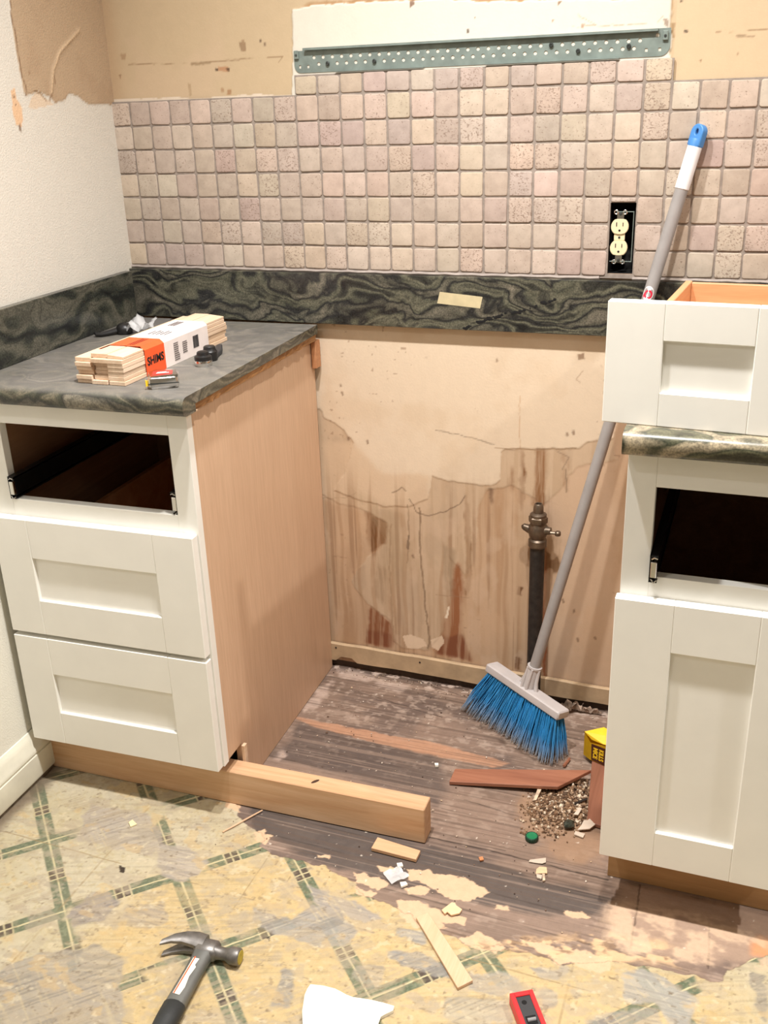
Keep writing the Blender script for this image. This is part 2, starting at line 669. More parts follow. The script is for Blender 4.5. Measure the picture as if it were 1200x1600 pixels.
# ================================================================== SETTING
# ------------------------------------------------------------------ floor: worn patterned vinyl in front, bare boards in the gap
def build_floor():
    xs = np.concatenate([[-0.3, -0.1], np.arange(-0.04, 1.62, 0.002), [1.8, 2.6, 3.8]])
    ys = np.concatenate([[-3.8, -2.4, -1.6], np.arange(-1.22, 0.052, 0.002), [0.08]])
    X, Y = np.meshgrid(xs, ys, indexing='ij')
    # ---- boards
    B = Paint(X, Y, (136, 115, 101))
    yb = Y + 0.035 * (X - 0.5) + 0.004 * (fbm(X, Y, 4, s=2) - 0.5)
    pw = 0.058
    pi_ = np.floor(yb / pw)
    hsh = np.modf(np.abs(np.sin(pi_ * 12.9898) * 43758.5453))[0]
    grain = fbm(X, Y, 5, 150, s=5, o=4)
    B.mul(0.82 + 0.36 * grain)
    B.mul(0.86 + 0.26 * hsh)
    n1 = fbm(X, Y, 9, 16, s=21)
    n2 = fbm(X, Y, 40, 55, s=31, o=3)
    B.over(sstep(0.50, 0.68, n1) * 0.75, (140, 118, 104))
    B.over(sstep(0.54, 0.70, fbm(X, Y, 6, 10, s=41)) * 0.75, (98, 84, 78))
    B.over(sstep(0.60, 0.74, n2) * 0.35, (176, 156, 140))
    # grey felt residue at the front left of the gap and beside the lumber
    B.over(pmask(X, Y, F([(420, 1180), (470, 1128), (560, 1150), (700, 1192), (690, 1260), (560, 1215)]), 0.02, 20, 0.012), (90, 79, 74), 0.8)
    B.over(pmask(X, Y, F([(395, 1255), (500, 1270), (660, 1322), (760, 1340), (840, 1370), (960, 1400), (930, 1432), (820, 1420), (700, 1400), (560, 1368), (470, 1335), (420, 1310), (395, 1285)]), 0.015, 25, 0.008), (80, 72, 68), 0.9)
    # pale plaster dust at the back left
    for p in ([(520, 1042), (560, 1046), (590, 1056), (570, 1064), (530, 1056)], [(590, 1062), (640, 1070), (625, 1082), (592, 1074)],
              [(470, 1115), (500, 1070), (520, 1062), (500, 1100)], [(425, 1185), (445, 1168), (448, 1182), (432, 1192)]):
        B.over(pmask(X, Y, F(p), 0.012, 40, 0.006), (206, 184, 170), 0.6)
    B.over(sstep(0.57, 0.70, fbm(X, Y, 60, 80, s=55)) * sstep(-0.5, -0.1, Y) * 0.45, (196, 176, 160))
    # bright bare strip of board
    B.over(pmask(X, Y, F([(452, 1118), (490, 1124), (600, 1146), (690, 1162), (745, 1178), (800, 1192), (770, 1198), (690, 1182), (590, 1161), (490, 1134)]), 0.006, 40, 0.003), (188, 142, 112), 0.8)
    # seams between boards
    seam = np.abs(yb / pw - np.round(yb / pw)) * pw
    gate = sstep(0.38, 0.5, fbm(X, pi_ * 3.7, 3, 1, s=61, o=2))
    B.over((1 - sstep(0.0008, 0.0022, seam)) * (0.12 + 0.50 * gate), (58, 48, 42))
    B.over(lmask(X, Y, F([(672, 1308), (760, 1326), (850, 1350), (950, 1374)]), 0.0016, 0.001, 0.002), (50, 40, 34), 0.9)
    for l in ([(725, 1248), (800, 1272), (830, 1280)], [(690, 1262), (745, 1275)], [(640, 1060), (740, 1092)], [(560, 1080), (690, 1120)]):
        B.over(lmask(X, Y, F(l), 0.0012, 0.001, 0.003), (58, 46, 40), 0.8)
    B.over(pmask(X, Y, F([(830, 1232), (870, 1226), (920, 1222), (930, 1262), (905, 1296), (870, 1290), (842, 1268)]), 0.012, 40, 0.008), (112, 86, 64), 0.85)
    B.over(lmask(X, Y, F([(724, 1104), (760, 1140), (800, 1168), (850, 1190), (882, 1196)]), 0.006, 0.008, 0.008, 50) * sstep(0.40, 0.55, fbm(X, Y, 50, s=63)), (78, 62, 52), 0.85)
    gl = fbm(X + 0.01 * fbm(X, Y, 6, s=65), Y, 3, 240, s=67, o=3)
    B.over(sstep(0.58, 0.70, gl) * 0.5, (92, 76, 66))
    B.over(sstep(0.58, 0.70, 1 - gl) * 0.4, (158, 136, 120))
    # orange lower right board, sandy dirt around the debris
    B.over(pmask(X, Y, F([(800, 1240), (935, 1240), (940, 1330), (880, 1345), (830, 1310)]), 0.03, 25, 0.015), (160, 128, 100), 0.65)
    B.over(pmask(X, Y, F([(960, 1370), (1200, 1425), (1200, 1500), (1080, 1500), (960, 1470)]), 0.02, 20, 0.012), (168, 142, 122), 0.75)
    for l in ([(1000, 1382), (992, 1440), (985, 1480)], [(1108, 1440), (1107, 1512)]):
        B.over(lmask(X, Y, F(l), 0.0016, 0.001, 0.002), (70, 54, 44), 0.7)
    B.over(pmask(X, Y, F([(1180, 1460), (1215, 1470), (1215, 1500), (1170, 1490)]), 0.008, 40, 0.006), (206, 142, 96), 0.8)

    # ---- vinyl
    V = Paint(X, Y, (196, 186, 158))
    v1 = fbm(X, Y, 7, s=71)
    V.over(sstep(0.42, 0.62, v1), (204, 197, 176), 0.7)
    V.over(pmask(X, Y, [(0.42, -1.2), (0.40, -0.84), (0.62, -0.66), (1.5, -0.72), (1.5, -1.2)], 0.08, 6, 0.05), (208, 182, 130), 0.78)
    V.over(sstep(0.56, 0.72, fbm(X, Y, 130, s=73)) * 0.4, (176, 160, 116))
    # green trellis pattern with small dark squares
    a = (X - 0.178) / 0.1499
    b = (-0.800 - Y) / 0.1485
    gm = np.zeros(X.shape)
    ln = np.zeros(X.shape)
    sq = np.zeros(X.shape)
    for p, q in ((a - b, a + b), (a + b, a - b)):
        d = (p / 2 - np.round(p / 2)) * 2 * 0.1055          # distance across the stripe, metres
        tt = (q / 2 - np.floor(q / 2)) * 2                  # along, 0..2 between crossings
        ad = np.abs(d)
        band = (1 - sstep(0.0150, 0.0162, ad))
        gm = np.maximum(gm, band * sstep(0.0012, 0.0020, ad))
        ln = np.maximum(ln, band * (1 - sstep(0.0012, 0.0020, ad)))
        dt = np.abs(tt - 1) * 0.1055
        inq = (1 - sstep(0.0150, 0.0158, dt)) * band
        sq = np.maximum(sq, inq)
        ln = np.maximum(ln, inq * ((1 - sstep(0.0010, 0.0017, dt)) + sstep(0.0128, 0.0135, dt) + sstep(0.0138, 0.0146, ad)).clip(0, 1))
    worn = sstep(0.40, 0.56, fbm(X, Y, 11, s=81)) * 0.25
    fine = fbm(X, Y, 260, s=83, o=2)
    wear = sstep(0.62, 0.70, fbm(X, Y, 9, 12, s=79)) * 0.5
    wear = np.maximum(wear, 0.35 * sstep(0.60, 0.70, fbm(X, Y, 60, 90, s=77)))
    gone = [[(122, 1318), (128, 1282), (235, 1244), (268, 1262), (250, 1292), (180, 1316)], [(268, 1330), (292, 1336), (324, 1352), (316, 1366), (285, 1376), (255, 1368)], [(108, 1436), (106, 1418), (170, 1398), (176, 1412), (150, 1430)],
            [(108, 1440), (126, 1436), (150, 1470), (176, 1580), (140, 1600), (130, 1500)], [(500, 1398), (530, 1400), (560, 1460), (535, 1474)], [(440, 1430), (520, 1408), (570, 1400), (580, 1416), (470, 1452)],
            [(240, 1540), (215, 1520), (270, 1500), (286, 1512)], [(830, 1500), (1000, 1500), (990, 1540), (880, 1560)], [(1090, 1500), (1200, 1500), (1200, 1600), (1100, 1600)], [(800, 1560), (900, 1540), (940, 1580), (850, 1606)],
            [(600, 1560), (800, 1540), (800, 1606), (600, 1606)], [(0, 1550), (180, 1500), (200, 1610), (0, 1610)], [(400, 1560), (470, 1540), (480, 1610), (390, 1610)]]
    for i, p_ in enumerate(gone):
        wear = np.maximum(wear, pmask(X, Y, F(p_), 0.014, 30, 0.005, s=i))
    gm = gm * (1 - wear)
    ln = ln * (1 - wear)
    sq = sq * (1 - wear)
    V.over(gm, (90, 106, 86), 0.95)
    V.over(gm * sstep(0.5, 0.65, fine), (140, 150, 124), 0.5)
    V.over(sq, (84, 72, 66), 0.95)
    V.over(ln, (214, 204, 164), 0.95)
    # tile seams
    for yy in (-0.812, -0.507, -1.117):
        V.over((1 - sstep(0.0006, 0.0016, np.abs(Y - yy + 0.035 * (X - 0.5) * 0.4))) * sstep(0.35, 0.5, fbm(X, Y, 10, s=87)), (150, 128, 90), 0.8)
    for xx in (0.315, 0.620, 0.925, 1.227):
        V.over((1 - sstep(0.0006, 0.0016, np.abs(X - xx))) * sstep(0.35, 0.5, fbm(X, Y, 10, s=89)), (150, 128, 90), 0.8)
    # scraped grey patches and combed adhesive
    comb = fbm(X, Y, 12, 300, s=91, o=3)
    comb2 = fbm((X + Y) * 0.7, (X - Y) * 0.7, 10, 260, s=93, o=3)
    grey = [([(480, 1383), (512, 1393), (550, 1408), (592, 1428), (602, 1436), (570, 1440), (520, 1424), (488, 1406)], (172, 166, 160), .9),
            ([(400, 1415), (450, 1438), (488, 1414), (530, 1422), (556, 1455), (540, 1478), (500, 1482), (450, 1466), (400, 1450)], (163, 160, 155), .85),
            ([(619, 1452), (664, 1455), (671, 1476), (624, 1468)], (168, 165, 159), .95),
            ([(608, 1484), (660, 1488), (700, 1508), (722, 1526), (690, 1526), (640, 1512), (610, 1502)], (158, 155, 150), .95),
            ([(735, 1518), (800, 1522), (818, 1545), (785, 1556), (735, 1546)], (174, 169, 160), .85),
            ([(436, 1520), (461, 1517), (463, 1542), (450, 1576), (425, 1571)], (153, 150, 145), .95),
            ([(972, 1525), (1010, 1511), (1060, 1540), (1095, 1562), (1080, 1606), (1050, 1606), (1020, 1568), (975, 1566)], (180, 177, 170), .9),
            ([(130, 1402), (168, 1392), (192, 1412), (160, 1432), (120, 1450), (106, 1434)], (152, 145, 143), .95),
            ([(245, 1322), (292, 1325), (330, 1350), (316, 1362), (290, 1376), (250, 1366)], (180, 172, 165), .85),
            ([(0, 1520), (60, 1490), (150, 1478), (190, 1498), (196, 1610), (0, 1610)], (163, 157, 148), .8),
            ([(190, 1420), (250, 1410), (262, 1440), (230, 1452), (195, 1440)], (165, 155, 145), .55),
            ([(140, 1258), (232, 1272), (258, 1310), (240, 1338), (180, 1330), (120, 1312)], (179, 170, 161), .8),
            ([(832, 1508), (872, 1512), (882, 1500), (886, 1515), (870, 1532), (840, 1526)], (171, 166, 159), .8),
            ([(700, 1560), (790, 1562), (800, 1600), (760, 1606), (690, 1590)], (174, 169, 158), .7),
            ([(560, 1505), (600, 1510), (596, 1540), (570, 1545), (555, 1525)], (172, 165, 153), .6),
            ([(840, 1545), (870, 1550), (875, 1570), (850, 1575)], (171, 166, 160), .7),
            ([(930, 1580), (1030, 1575), (1040, 1606), (920, 1606)], (171, 166, 160), .6),
            ([(1170, 1520), (1200, 1530), (1200, 1600), (1180, 1570)], (143, 139, 133), .8)]
    for i, (p, c, k) in enumerate(grey):
        m = pmask(X, Y, F(p), 0.012, 35, 0.003, s=i)
        V.over(m * (0.72 + 0.5 * comb), c, k)
        V.over(m * sstep(0.5, 0.64, comb2 if i % 2 else comb), tuple(int(q * 0.78) for q in c), 0.5)
    V.over(sstep(0.56, 0.66, fbm(X, Y, 13, 22, s=95)) * sstep(0.36, 0.6, comb2), (178, 164, 140), 0.55)
    V.over(sstep(0.60, 0.68, fbm(X, Y, 20, 30, s=97)) * 0.5, (178, 166, 148))
    V.over(worn, (188, 172, 138), 0.5)
    V.over(sstep(0.82, 0.88, fbm(X, Y, 130, s=99, o=2)), (120, 100, 76), 0.6)
    for p in ([(186, 1352), (196, 1356), (194, 1364), (186, 1362)], [(415, 1464), (422, 1462), (420, 1470)]):
        V.over(pmask(X, Y, F(p), 0.002, 90), (64, 54, 46))
    pat = sstep(0.46, 0.58, fbm(X, Y, 7, 9, s=141))
    keep = 1 - 0.9 * np.clip(gm + ln + sq, 0, 1)
    scr = fbm(X * 0.94 + Y * 0.34, Y * 0.94 - X * 0.34, 9, 230, s=143, o=3)
    scr2 = fbm(X * 0.80 - Y * 0.60, Y * 0.80 + X * 0.60, 12, 260, s=145, o=3)
    V.over(pat * sstep(0.56, 0.68, scr) * keep, (206, 194, 166), 0.32)
    V.over(pat * sstep(0.56, 0.68, 1 - scr) * keep, (150, 140, 120), 0.3)
    V.over((1 - pat) * sstep(0.62, 0.74, scr2) * keep, (206, 190, 152), 0.4)
    V.over(sstep(0.62, 0.68, fbm(X, Y, 30, 40, s=147, o=4)) * keep, (176, 166, 148), 0.38)
    V.over(sstep(0.64, 0.70, fbm(X, Y, 22, 34, s=149, o=4)) * keep, (206, 178, 126), 0.42)
    V.over(sstep(0.70, 0.76, fbm(X, Y, 70, 90, s=151, o=3)) * keep, (222, 210, 182), 0.4)
    V.over(sstep(0.72, 0.78, fbm(X, Y, 90, 120, s=153, o=3)), (124, 108, 88), 0.45)
    # dirty edge along the left baseboard
    V.over(1 - sstep(0.020, 0.055, X + 0.0349 * Y + 0.02 * (fbm(X, Y, 30, s=103) - 0.5)), (122, 108, 92), 0.85)

    V.mul(np.array([0.81, 0.785, 0.75]))
    # ---- where vinyl gives way to boards
    vin = pmask(X, Y, F([(-500, 1120), (60, 1100), (200, 1195), (370, 1252), (374, 1276), (402, 1298), (412, 1311), (404, 1324), (430, 1335), (480, 1345), (520, 1360), (556, 1376), (560, 1396), (602, 1412),
                         (645, 1434), (690, 1456), (722, 1470), (762, 1482), (802, 1484), (850, 1494), (882, 1508), (950, 1501), (1002, 1506), (1070, 1521), (1122, 1530), (1176, 1500), (1210, 1492), (1700, 1560), (1700, 2600), (-900, 2600)]),
               0.010, 45, 0.001)
    vin = np.maximum(vin, (Y < -1.05) * 1.0)
    m = vin[..., None]
    C = Paint(X, Y, (0, 0, 0))
    C.C = B.C * (1 - m) + V.C * m
    # tan backing left where the vinyl was torn off
    tan = [[(634, 1357), (668, 1358), (677, 1363), (712, 1366), (741, 1378), (764, 1391), (734, 1407), (703, 1405), (688, 1395), (670, 1383), (639, 1373)],
           [(586, 1352), (616, 1354), (618, 1363), (594, 1362)],
           [(552, 1360), (604, 1374), (610, 1381), (593, 1389), (556, 1380)],
           [(556, 1384), (585, 1395), (578, 1400), (560, 1400)],
           [(622, 1408), (640, 1405), (678, 1415), (689, 1426), (731, 1431), (725, 1444), (687, 1441), (699, 1451), (648, 1451), (626, 1427)],
           [(633, 1387), (659, 1381), (671, 1388), (664, 1397), (642, 1397)],
           [(720, 1464), (747, 1455), (768, 1463), (790, 1479), (773, 1488), (744, 1482), (725, 1474)],
           [(773, 1414), (792, 1415), (793, 1422), (776, 1421)],
           [(880, 1419), (915, 1424), (924, 1431), (901, 1434), (885, 1428)],
           [(395, 1299), (412, 1296), (425, 1307), (415, 1316), (400, 1312)],
           [(495, 1332), (516, 1336), (512, 1342), (497, 1338)],
           [(812, 1466), (850, 1470), (880, 1482), (920, 1487), (955, 1497), (952, 1519), (907, 1514), (888, 1501), (875, 1508), (861, 1496)],
           [(352, 1240), (375, 1250), (372, 1270), (352, 1262)]]
    for i, p in enumerate(tan):
        C.over(pmask(X, Y, F(p), 0.008, 70, 0.0008, s=i * 3), (206, 174, 142), 0.95)
    strip = pmask(X, Y, F([(640, 1440), (760, 1470), (880, 1462), (960, 1460), (1060, 1480), (1075, 1512), (990, 1500), (900, 1492), (800, 1490), (700, 1462)]), 0.02, 30, 0.008)
    C.over(strip * sstep(0.46, 0.60, fbm(X, Y, 30, 60, s=111)), (212, 178, 138), 0.85)
    C.over(strip * sstep(0.54, 0.66, fbm(X, Y, 40, 70, s=117)), (112, 88, 70), 0.7)
    C.over(pmask(X, Y, F([(950, 1400), (1200, 1460), (1200, 1510), (1050, 1510), (940, 1470)]), 0.03, 20, 0.02) * sstep(0.42, 0.6, fbm(X, Y, 28, 40, s=121)), (206, 178, 150), 0.7)
    # dark grime edge between the two
    edge = np.clip(4 * vin * (1 - vin), 0, 1)
    C.over(edge * 0.5, (110, 92, 76))
    # grime where the floor meets the back wall
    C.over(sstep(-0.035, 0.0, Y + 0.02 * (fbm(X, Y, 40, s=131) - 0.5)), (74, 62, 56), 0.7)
    C.over(sstep(0.62, 0.72, fbm(X, Y, 55, 90, s=133, o=3)) * sstep(-0.07, -0.01, Y), (198, 178, 164), 0.9)
    # white specks
    C.over(sstep(0.88, 0.93, fbm(X, Y, 120, s=137, o=2)) * (1 - vin), (220, 206, 190), 0.8)
    z = 0.0016 * vin * (1 - 0.6 * sstep(0.5, 0.65, fbm(X, Y, 13, 22, s=95)))
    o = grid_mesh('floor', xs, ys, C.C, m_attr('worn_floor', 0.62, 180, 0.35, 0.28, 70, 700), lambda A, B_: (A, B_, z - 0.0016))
    return struct(o)


build_floor()


# ------------------------------------------------------------------ back wall
HOLE = (1.1125, 1.1620, 1.0190, 1.1560)          # cut-out for the outlet: x0, x1, z0, z1


def build_back_wall():
    xs = np.concatenate([[-0.3], np.arange(-0.04, 1.111, 0.0025), [HOLE[0]], np.arange(1.1150, 1.1615, 0.0025), [HOLE[1]], np.arange(1.165, 1.56, 0.0025), [2.0, 3.8]])
    zs = np.concatenate([np.arange(-0.004, 0.92, 0.0025), [0.95, 1.0, HOLE[2], 1.08, HOLE[3], 1.25], np.arange(1.34, 1.66, 0.0025), [2.0, 2.44]])
    X, Z = np.meshgrid(xs, zs, indexing='ij')
    P = Paint(X, Z, (192, 162, 132))
    # stained panelling: vertical grain
    g = fbm(X, Z, 120, 3, s=5, o=4)
    P.over(sstep(0.42, 0.62, g), (200, 170, 140), 0.8)
    P.over(sstep(0.52, 0.70, fbm(X, Z, 60, 2.0, s=15)), (176, 140, 106), 0.55)
    P.over(pmask(X, Z, Wl([(850, 600), (960, 600), (960, 1100), (850, 1090)]), 0.03, 10, 0.02), (206, 178, 150), 0.85)
    P.over(sstep(0.50, 0.64, fbm(X, Z, 8, 6, s=25)), (204, 172, 140), 0.4)
    # second coat of paint, partly gone
    mid = pmask(X, Z, Wl([(480, 500), (960, 500), (960, 720), (900, 730), (880, 760), (850, 790), (800, 760), (760, 765), (745, 800), (740, 880), (725, 900), (700, 870), (708, 905), (700, 945), (692, 985), (683, 1000), (672, 1010),
                          (664, 1018), (640, 1014), (628, 1012), (614, 1000), (612, 972), (596, 962), (574, 945), (548, 910), (560, 885), (575, 872), (600, 852), (604, 818), (576, 802), (556, 794), (526, 786), (507, 776), (480, 772)]),
                0.006, 40, 0.002)
    P.over(mid, (202, 178, 150), 0.85)
    P.over(mid * sstep(0.48, 0.66, fbm(X, Z, 90, 5, s=27)), (184, 156, 126), 0.5)
    P.over(mid * sstep(0.52, 0.66, fbm(X, Z, 26, 12, s=29)), (188, 164, 138), 0.6)
    # first coat, cream
    cream = pmask(X, Z, Wl([(470, 480), (980, 500), (960, 686), (918, 690), (906, 701), (788, 702), (782, 707), (781, 751), (767, 760), (700, 752), (675, 744), (668, 780), (640, 792), (600, 792), (556, 780), (520, 766), (538, 740), (553, 692), (536, 672), (524, 662), (506, 654), (500, 640), (470, 630)]),
                  0.003, 60, 0.0008)
    P.over(cream, (222, 203, 178), 0.95)
    P.over(cream * sstep(0.50, 0.7, fbm(X, Z, 10, s=33)), (214, 192, 164), 0.7)
    P.over(pmask(X, Z, Wl([(500, 690), (552, 690), (600, 740), (670, 744), (668, 800), (560, 800), (500, 780)]), 0.01, 20, 0.008), (210, 184, 154), 0.8)
    # runs and stains
    dark = [([(571, 800), (600, 814), (606, 822), (604, 846), (588, 858), (583, 872), (576, 850), (572, 826)], (128, 86, 50), .85, .003),
            ([(577, 808), (588, 812), (586, 860), (580, 862)], (104, 70, 42), .6, .002),
            ([(576, 948), (596, 962), (612, 976), (615, 1004), (612, 1014), (570, 1006), (575, 975)], (138, 88, 58), .85, .003),
            ([(574, 985), (612, 992), (612, 1014), (569, 1005)], (124, 74, 50), .7, .003),
            ([(700, 950), (708, 890), (716, 880), (722, 900), (720, 990), (736, 1034), (684, 1022), (676, 1016), (690, 992)], (150, 98, 64), .85, .004),
            ([(690, 996), (722, 992), (737, 1034), (680, 1022)], (124, 74, 50), .75, .003),
            ([(726, 770), (733, 800), (737, 870), (733, 930), (727, 935), (729, 870), (725, 810)], (140, 104, 70), .75, .002),
            ([(838, 702), (850, 702), (853, 735), (850, 792), (830, 792), (836, 740)], (142, 100, 64), .85, .003),
            ([(811, 704), (815, 704), (820, 740), (816, 802), (810, 785), (812, 740)], (128, 88, 54), .85, .0025),
            ([(798, 725), (803, 745), (800, 772), (794, 760)], (150, 112, 80), .7, .003),
            ([(764, 762), (770, 764), (768, 790), (763, 785)], (120, 92, 70), .7, .002),
            ([(848, 840), (874, 838), (872, 880), (862, 905), (850, 890)], (152, 116, 80), .65, .005),
            ([(848, 860), (852, 860), (853, 1060), (848, 1060)], (166, 100, 66), .8, .002),
            ([(824, 850), (828, 850), (829, 890), (824, 885)], (140, 98, 62), .6, .002),
            ([(810, 918), (817, 920), (815, 932), (808, 930)], (112, 76, 48), .85, .001),
            ([(806, 1028), (814, 1030), (812, 1048), (805, 1046)], (116, 78, 50), .8, .002),
            ([(546, 760), (620, 800), (640, 880), (620, 930), (590, 900), (600, 840)], (170, 146, 116), .45, .01),
            ([(586, 880), (602, 890), (600, 950), (584, 930)], (158, 132, 104), .55, .005),
            ([(690, 850), (712, 860), (706, 940), (694, 920)], (160, 138, 112), .6, .004),
            ([(880, 700), (890, 720), (886, 770), (878, 760)], (170, 136, 106), .5, .003)]
    run = sstep(0.34, 0.58, fbm(X + 0.004 * np.sin(Z * 23), Z, 150, 5, s=37, o=3))
    low = sstep(0.60, 0.42, Z) if False else 1 - sstep(0.40, 0.60, Z)
    P.over(sstep(0.52, 0.66, fbm(X + 0.003 * np.sin(Z * 31), Z, 48, 1.6, s=39, o=3)) * low * (X < 1.0), (166, 130, 96), 0.45)
    P.over(sstep(0.60, 0.72, fbm(X, Z, 110, 2.4, s=41, o=3)) * low * (X < 1.02), (140, 104, 74), 0.5)
    P.over(sstep(0.55, 0.68, fbm(X, Z, 24, 14, s=45)) * low, (208, 182, 156), 0.35)
    for i, (p, c, k, sf) in enumerate(dark):
        P.over(pmask(X, Z, Wl(p), 0.005, 50, sf * 1.6, s=i) * (0.40 + 0.60 * run), c, min(1.0, k * 1.15))
    lines = [([(655, 795), (656, 850), (660, 905), (666, 960), (671, 1005), (668, 1014)], 0.0022, (136, 112, 88), .8),
             ([(637, 790), (638, 835), (636, 880)], 0.0014, (150, 124, 98), .7),
             ([(638, 838), (637, 858)], 0.003, (118, 98, 80), .7),
             ([(610, 820), (608, 880), (612, 960), (614, 1000)], 0.002, (160, 132, 102), .6),
             ([(640, 780), (650, 800), (668, 806), (695, 800), (718, 788), (726, 776)], 0.0013, (120, 98, 78), .8),
             ([(680, 673), (722, 681), (772, 694)], 0.0012, (150, 132, 112), .8),
             ([(775, 700), (840, 703), (900, 700)], 0.0014, (170, 142, 112), .7),
             ([(613, 770), (628, 762), (634, 768)], 0.0014, (120, 98, 78), .7),
             ([(500, 780), (540, 778), (556, 770)], 0.0010, (170, 144, 118), .6),
             ([(870, 705), (890, 715), (878, 735)], 0.0012, (130, 108, 88), .6),
             ([(884, 735), (886, 770)], 0.0016, (128, 106, 86), .7),
             ([(700, 950), (697, 965)], 0.0026, (240, 224, 200), .95),
             ([(680, 930), (732, 935)], 0.0008, (150, 122, 96), .5),
             ([(812, 620), (812, 700)], 0.0010, (196, 160, 124), .7),
             ([(520, 870), (545, 872)], 0.0009, (140, 108, 82), .5),
             ([(910, 580), (900, 592), (906, 598)], 0.0012, (176, 150, 124), .7)]
    for i, (p, wd, c, k) in enumerate(lines):
        P.over(lmask(X, Z, Wl(p), wd, 0.0008, 0.003, 60, s=i), c, k)
    # scuffs and specks
    sp = sstep(0.80, 0.86, fbm(X, Z, 110, s=43, o=2)) * (Z < 0.9)
    P.over(sp * sstep(0.5, 0.6, fbm(X, Z, 6, s=47)), (150, 120, 96), 0.6)
    P.over(pmask(X, Z, Wl([(902, 553), (912, 552), (914, 562), (904, 563)]), 0.003, 90, 0.001), (140, 112, 88), 0.85)
    for u, v in ((896, 676), (886, 678), (544, 686), (574, 690), (532, 602), (535, 615), (776, 562), (645, 870), (955, 660), (880, 940), (896, 955), (930, 998), (902, 1000)):
        P.over(pmask(X, Z, Wl([(u - 2, v - 2), (u + 1, v - 3), (u + 2, v + 3), (u - 1, v + 4)]), 0.003, 150, 0.0016), (122, 94, 72), 0.75)
    # torn pale paper at the bottom
    for p in ([(628, 995), (641, 992), (662, 1000), (666, 1010), (650, 1016), (636, 1013)], [(672, 1000), (690, 994), (694, 1006), (683, 1018), (674, 1012)]):
        P.over(pmask(X, Z, Wl(p), 0.003, 90, 0.0005), (228, 204, 176), 0.9)
    # ---- above the tile: old tan paint, stripped paper edge, white painted band
    up = (Z > 1.2) * 1.0
    T = Paint(X, Z, (192, 170, 138))
    T.over(sstep(0.45, 0.62, fbm(X, Z, 5, s=51)), (196, 172, 142), 0.8)
    T.over(pmask(X, Z, [(1.21, 1.2), (1.7, 1.2), (1.7, 1.7), (1.21, 1.7)], 0, 1), (202, 178, 146), 0.9)
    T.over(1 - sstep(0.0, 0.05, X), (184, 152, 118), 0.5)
    tanm = [([(372, 66), (382, 66), (384, 80), (376, 80)], (140, 112, 84), .8), ([(340, 104), (356, 104), (357, 112), (340, 111)], (176, 128, 92), .8), ([(335, 107), (340, 107), (340, 111), (336, 111)], (80, 60, 46), .9),
            ([(352, 106), (358, 106), (357, 112), (353, 111)], (90, 66, 48), .9), ([(354, 140), (360, 140), (360, 148), (354, 148)], (158, 118, 82), .8), ([(344, 138), (349, 138), (349, 144), (345, 144)], (164, 128, 94), .8),
            ([(292, 130), (297, 130), (298, 148), (295, 150)], (168, 142, 110), .7), ([(296, 98), (328, 96), (328, 100), (298, 102)], (150, 128, 98), .8), ([(187, 84), (196, 84), (195, 94), (188, 94)], (160, 130, 98), .7),
            ([(184, 118), (188, 116), (187, 124)], (140, 108, 80), .8), ([(404, 62), (407, 62), (407, 66), (404, 66)], (96, 74, 58), .9), ([(411, 67), (414, 67), (414, 72), (411, 72)], (110, 86, 66), .9),
            ([(376, 62), (380, 62), (380, 66), (376, 66)], (150, 120, 90), .8), ([(1048, 34), (1054, 36), (1054, 60), (1049, 60)], (150, 120, 84), .8), ([(1068, 46), (1075, 46), (1075, 51), (1069, 51)], (52, 42, 36), .9),
            ([(1062, 0), (1066, 0), (1066, 4), (1062, 4)], (70, 52, 40), .9), ([(1093, 94), (1097, 93), (1096, 98)], (130, 100, 72), .9), ([(1150, 84), (1154, 82), (1153, 88)], (140, 112, 84), .8),
            ([(1150, 55), (1160, 54), (1172, 56), (1180, 55), (1178, 58), (1152, 58)], (128, 104, 78), .7), ([(1118, 49), (1126, 48), (1126, 51), (1119, 52)], (150, 124, 96), .8)]
    for i, (p, c, k) in enumerate(tanm):
        T.over(pmask(X, Z, Wl(p), 0.002, 90, 0.001, s=i), c, k)
    for p, wd in (([(200, 100), (300, 99), (360, 94), (440, 88)], 0.0010), ([(441, 88), (434, 98)], 0.0009), ([(1140, 49), (1160, 48), (1200, 46)], 0.0010)):
        T.over(lmask(X, Z, Wl(p), wd, 0.0008, 0.002) * sstep(0.3, 0.5, fbm(X, Z, 40, s=57)), (150, 124, 94), 0.9)
    # white ragged edge just above the tile
    rag = 1.3725 + 0.010 * (fbm(X, Z * 0, 26, s=59) - 0.45)
    T.over(sstep(-0.001, 0.0, rag - Z) * (X < 0.452), (226, 210, 190), 0.9)
    # white painted band left behind by the removed cabinet
    wht = pmask(X, Z, Wl([(456, 170), (457, 14), (480, 10), (520, 6), (580, 3), (640, 1), (700, -2), (760, 2), (820, 1), (900, -2), (960, -1), (1000, -4), (1049, -6), (1047, 40), (1050, 60), (1046, 84), (1049, 100), (1050, 160)]), 0.003, 50, 0.0006)
    T.over(pmask(X, Z, Wl([(456, 20), (480, 4), (700, -12), (1050, -16), (1052, 30), (1046, 20), (700, 6), (480, 16)]), 0.006, 40, 0.003), (160, 120, 78), 0.8)
    T.over(wht, (214, 208, 194), 0.98)
    for p, c in (([(640, 3), (646, -2), (648, 6), (642, 12)], (120, 84, 58)), ([(870, 3), (880, 0), (872, 8)], (140, 106, 78)), ([(729, 46), (733, 46), (733, 52), (729, 52)], (90, 70, 54)), ([(862, 30), (866, 30), (864, 35)], (160, 130, 104)),
                 ([(740, 26), (743, 26), (742, 30)], (130, 104, 80)), ([(908, 38), (914, 38), (913, 45), (908, 45)], (176, 140, 116)), ([(1036, 28), (1044, 30), (1045, 44), (1038, 40)], (150, 128, 112))):
        T.over(pmask(X, Z, Wl(p), 0.002, 100, 0.0005), c, 0.85)
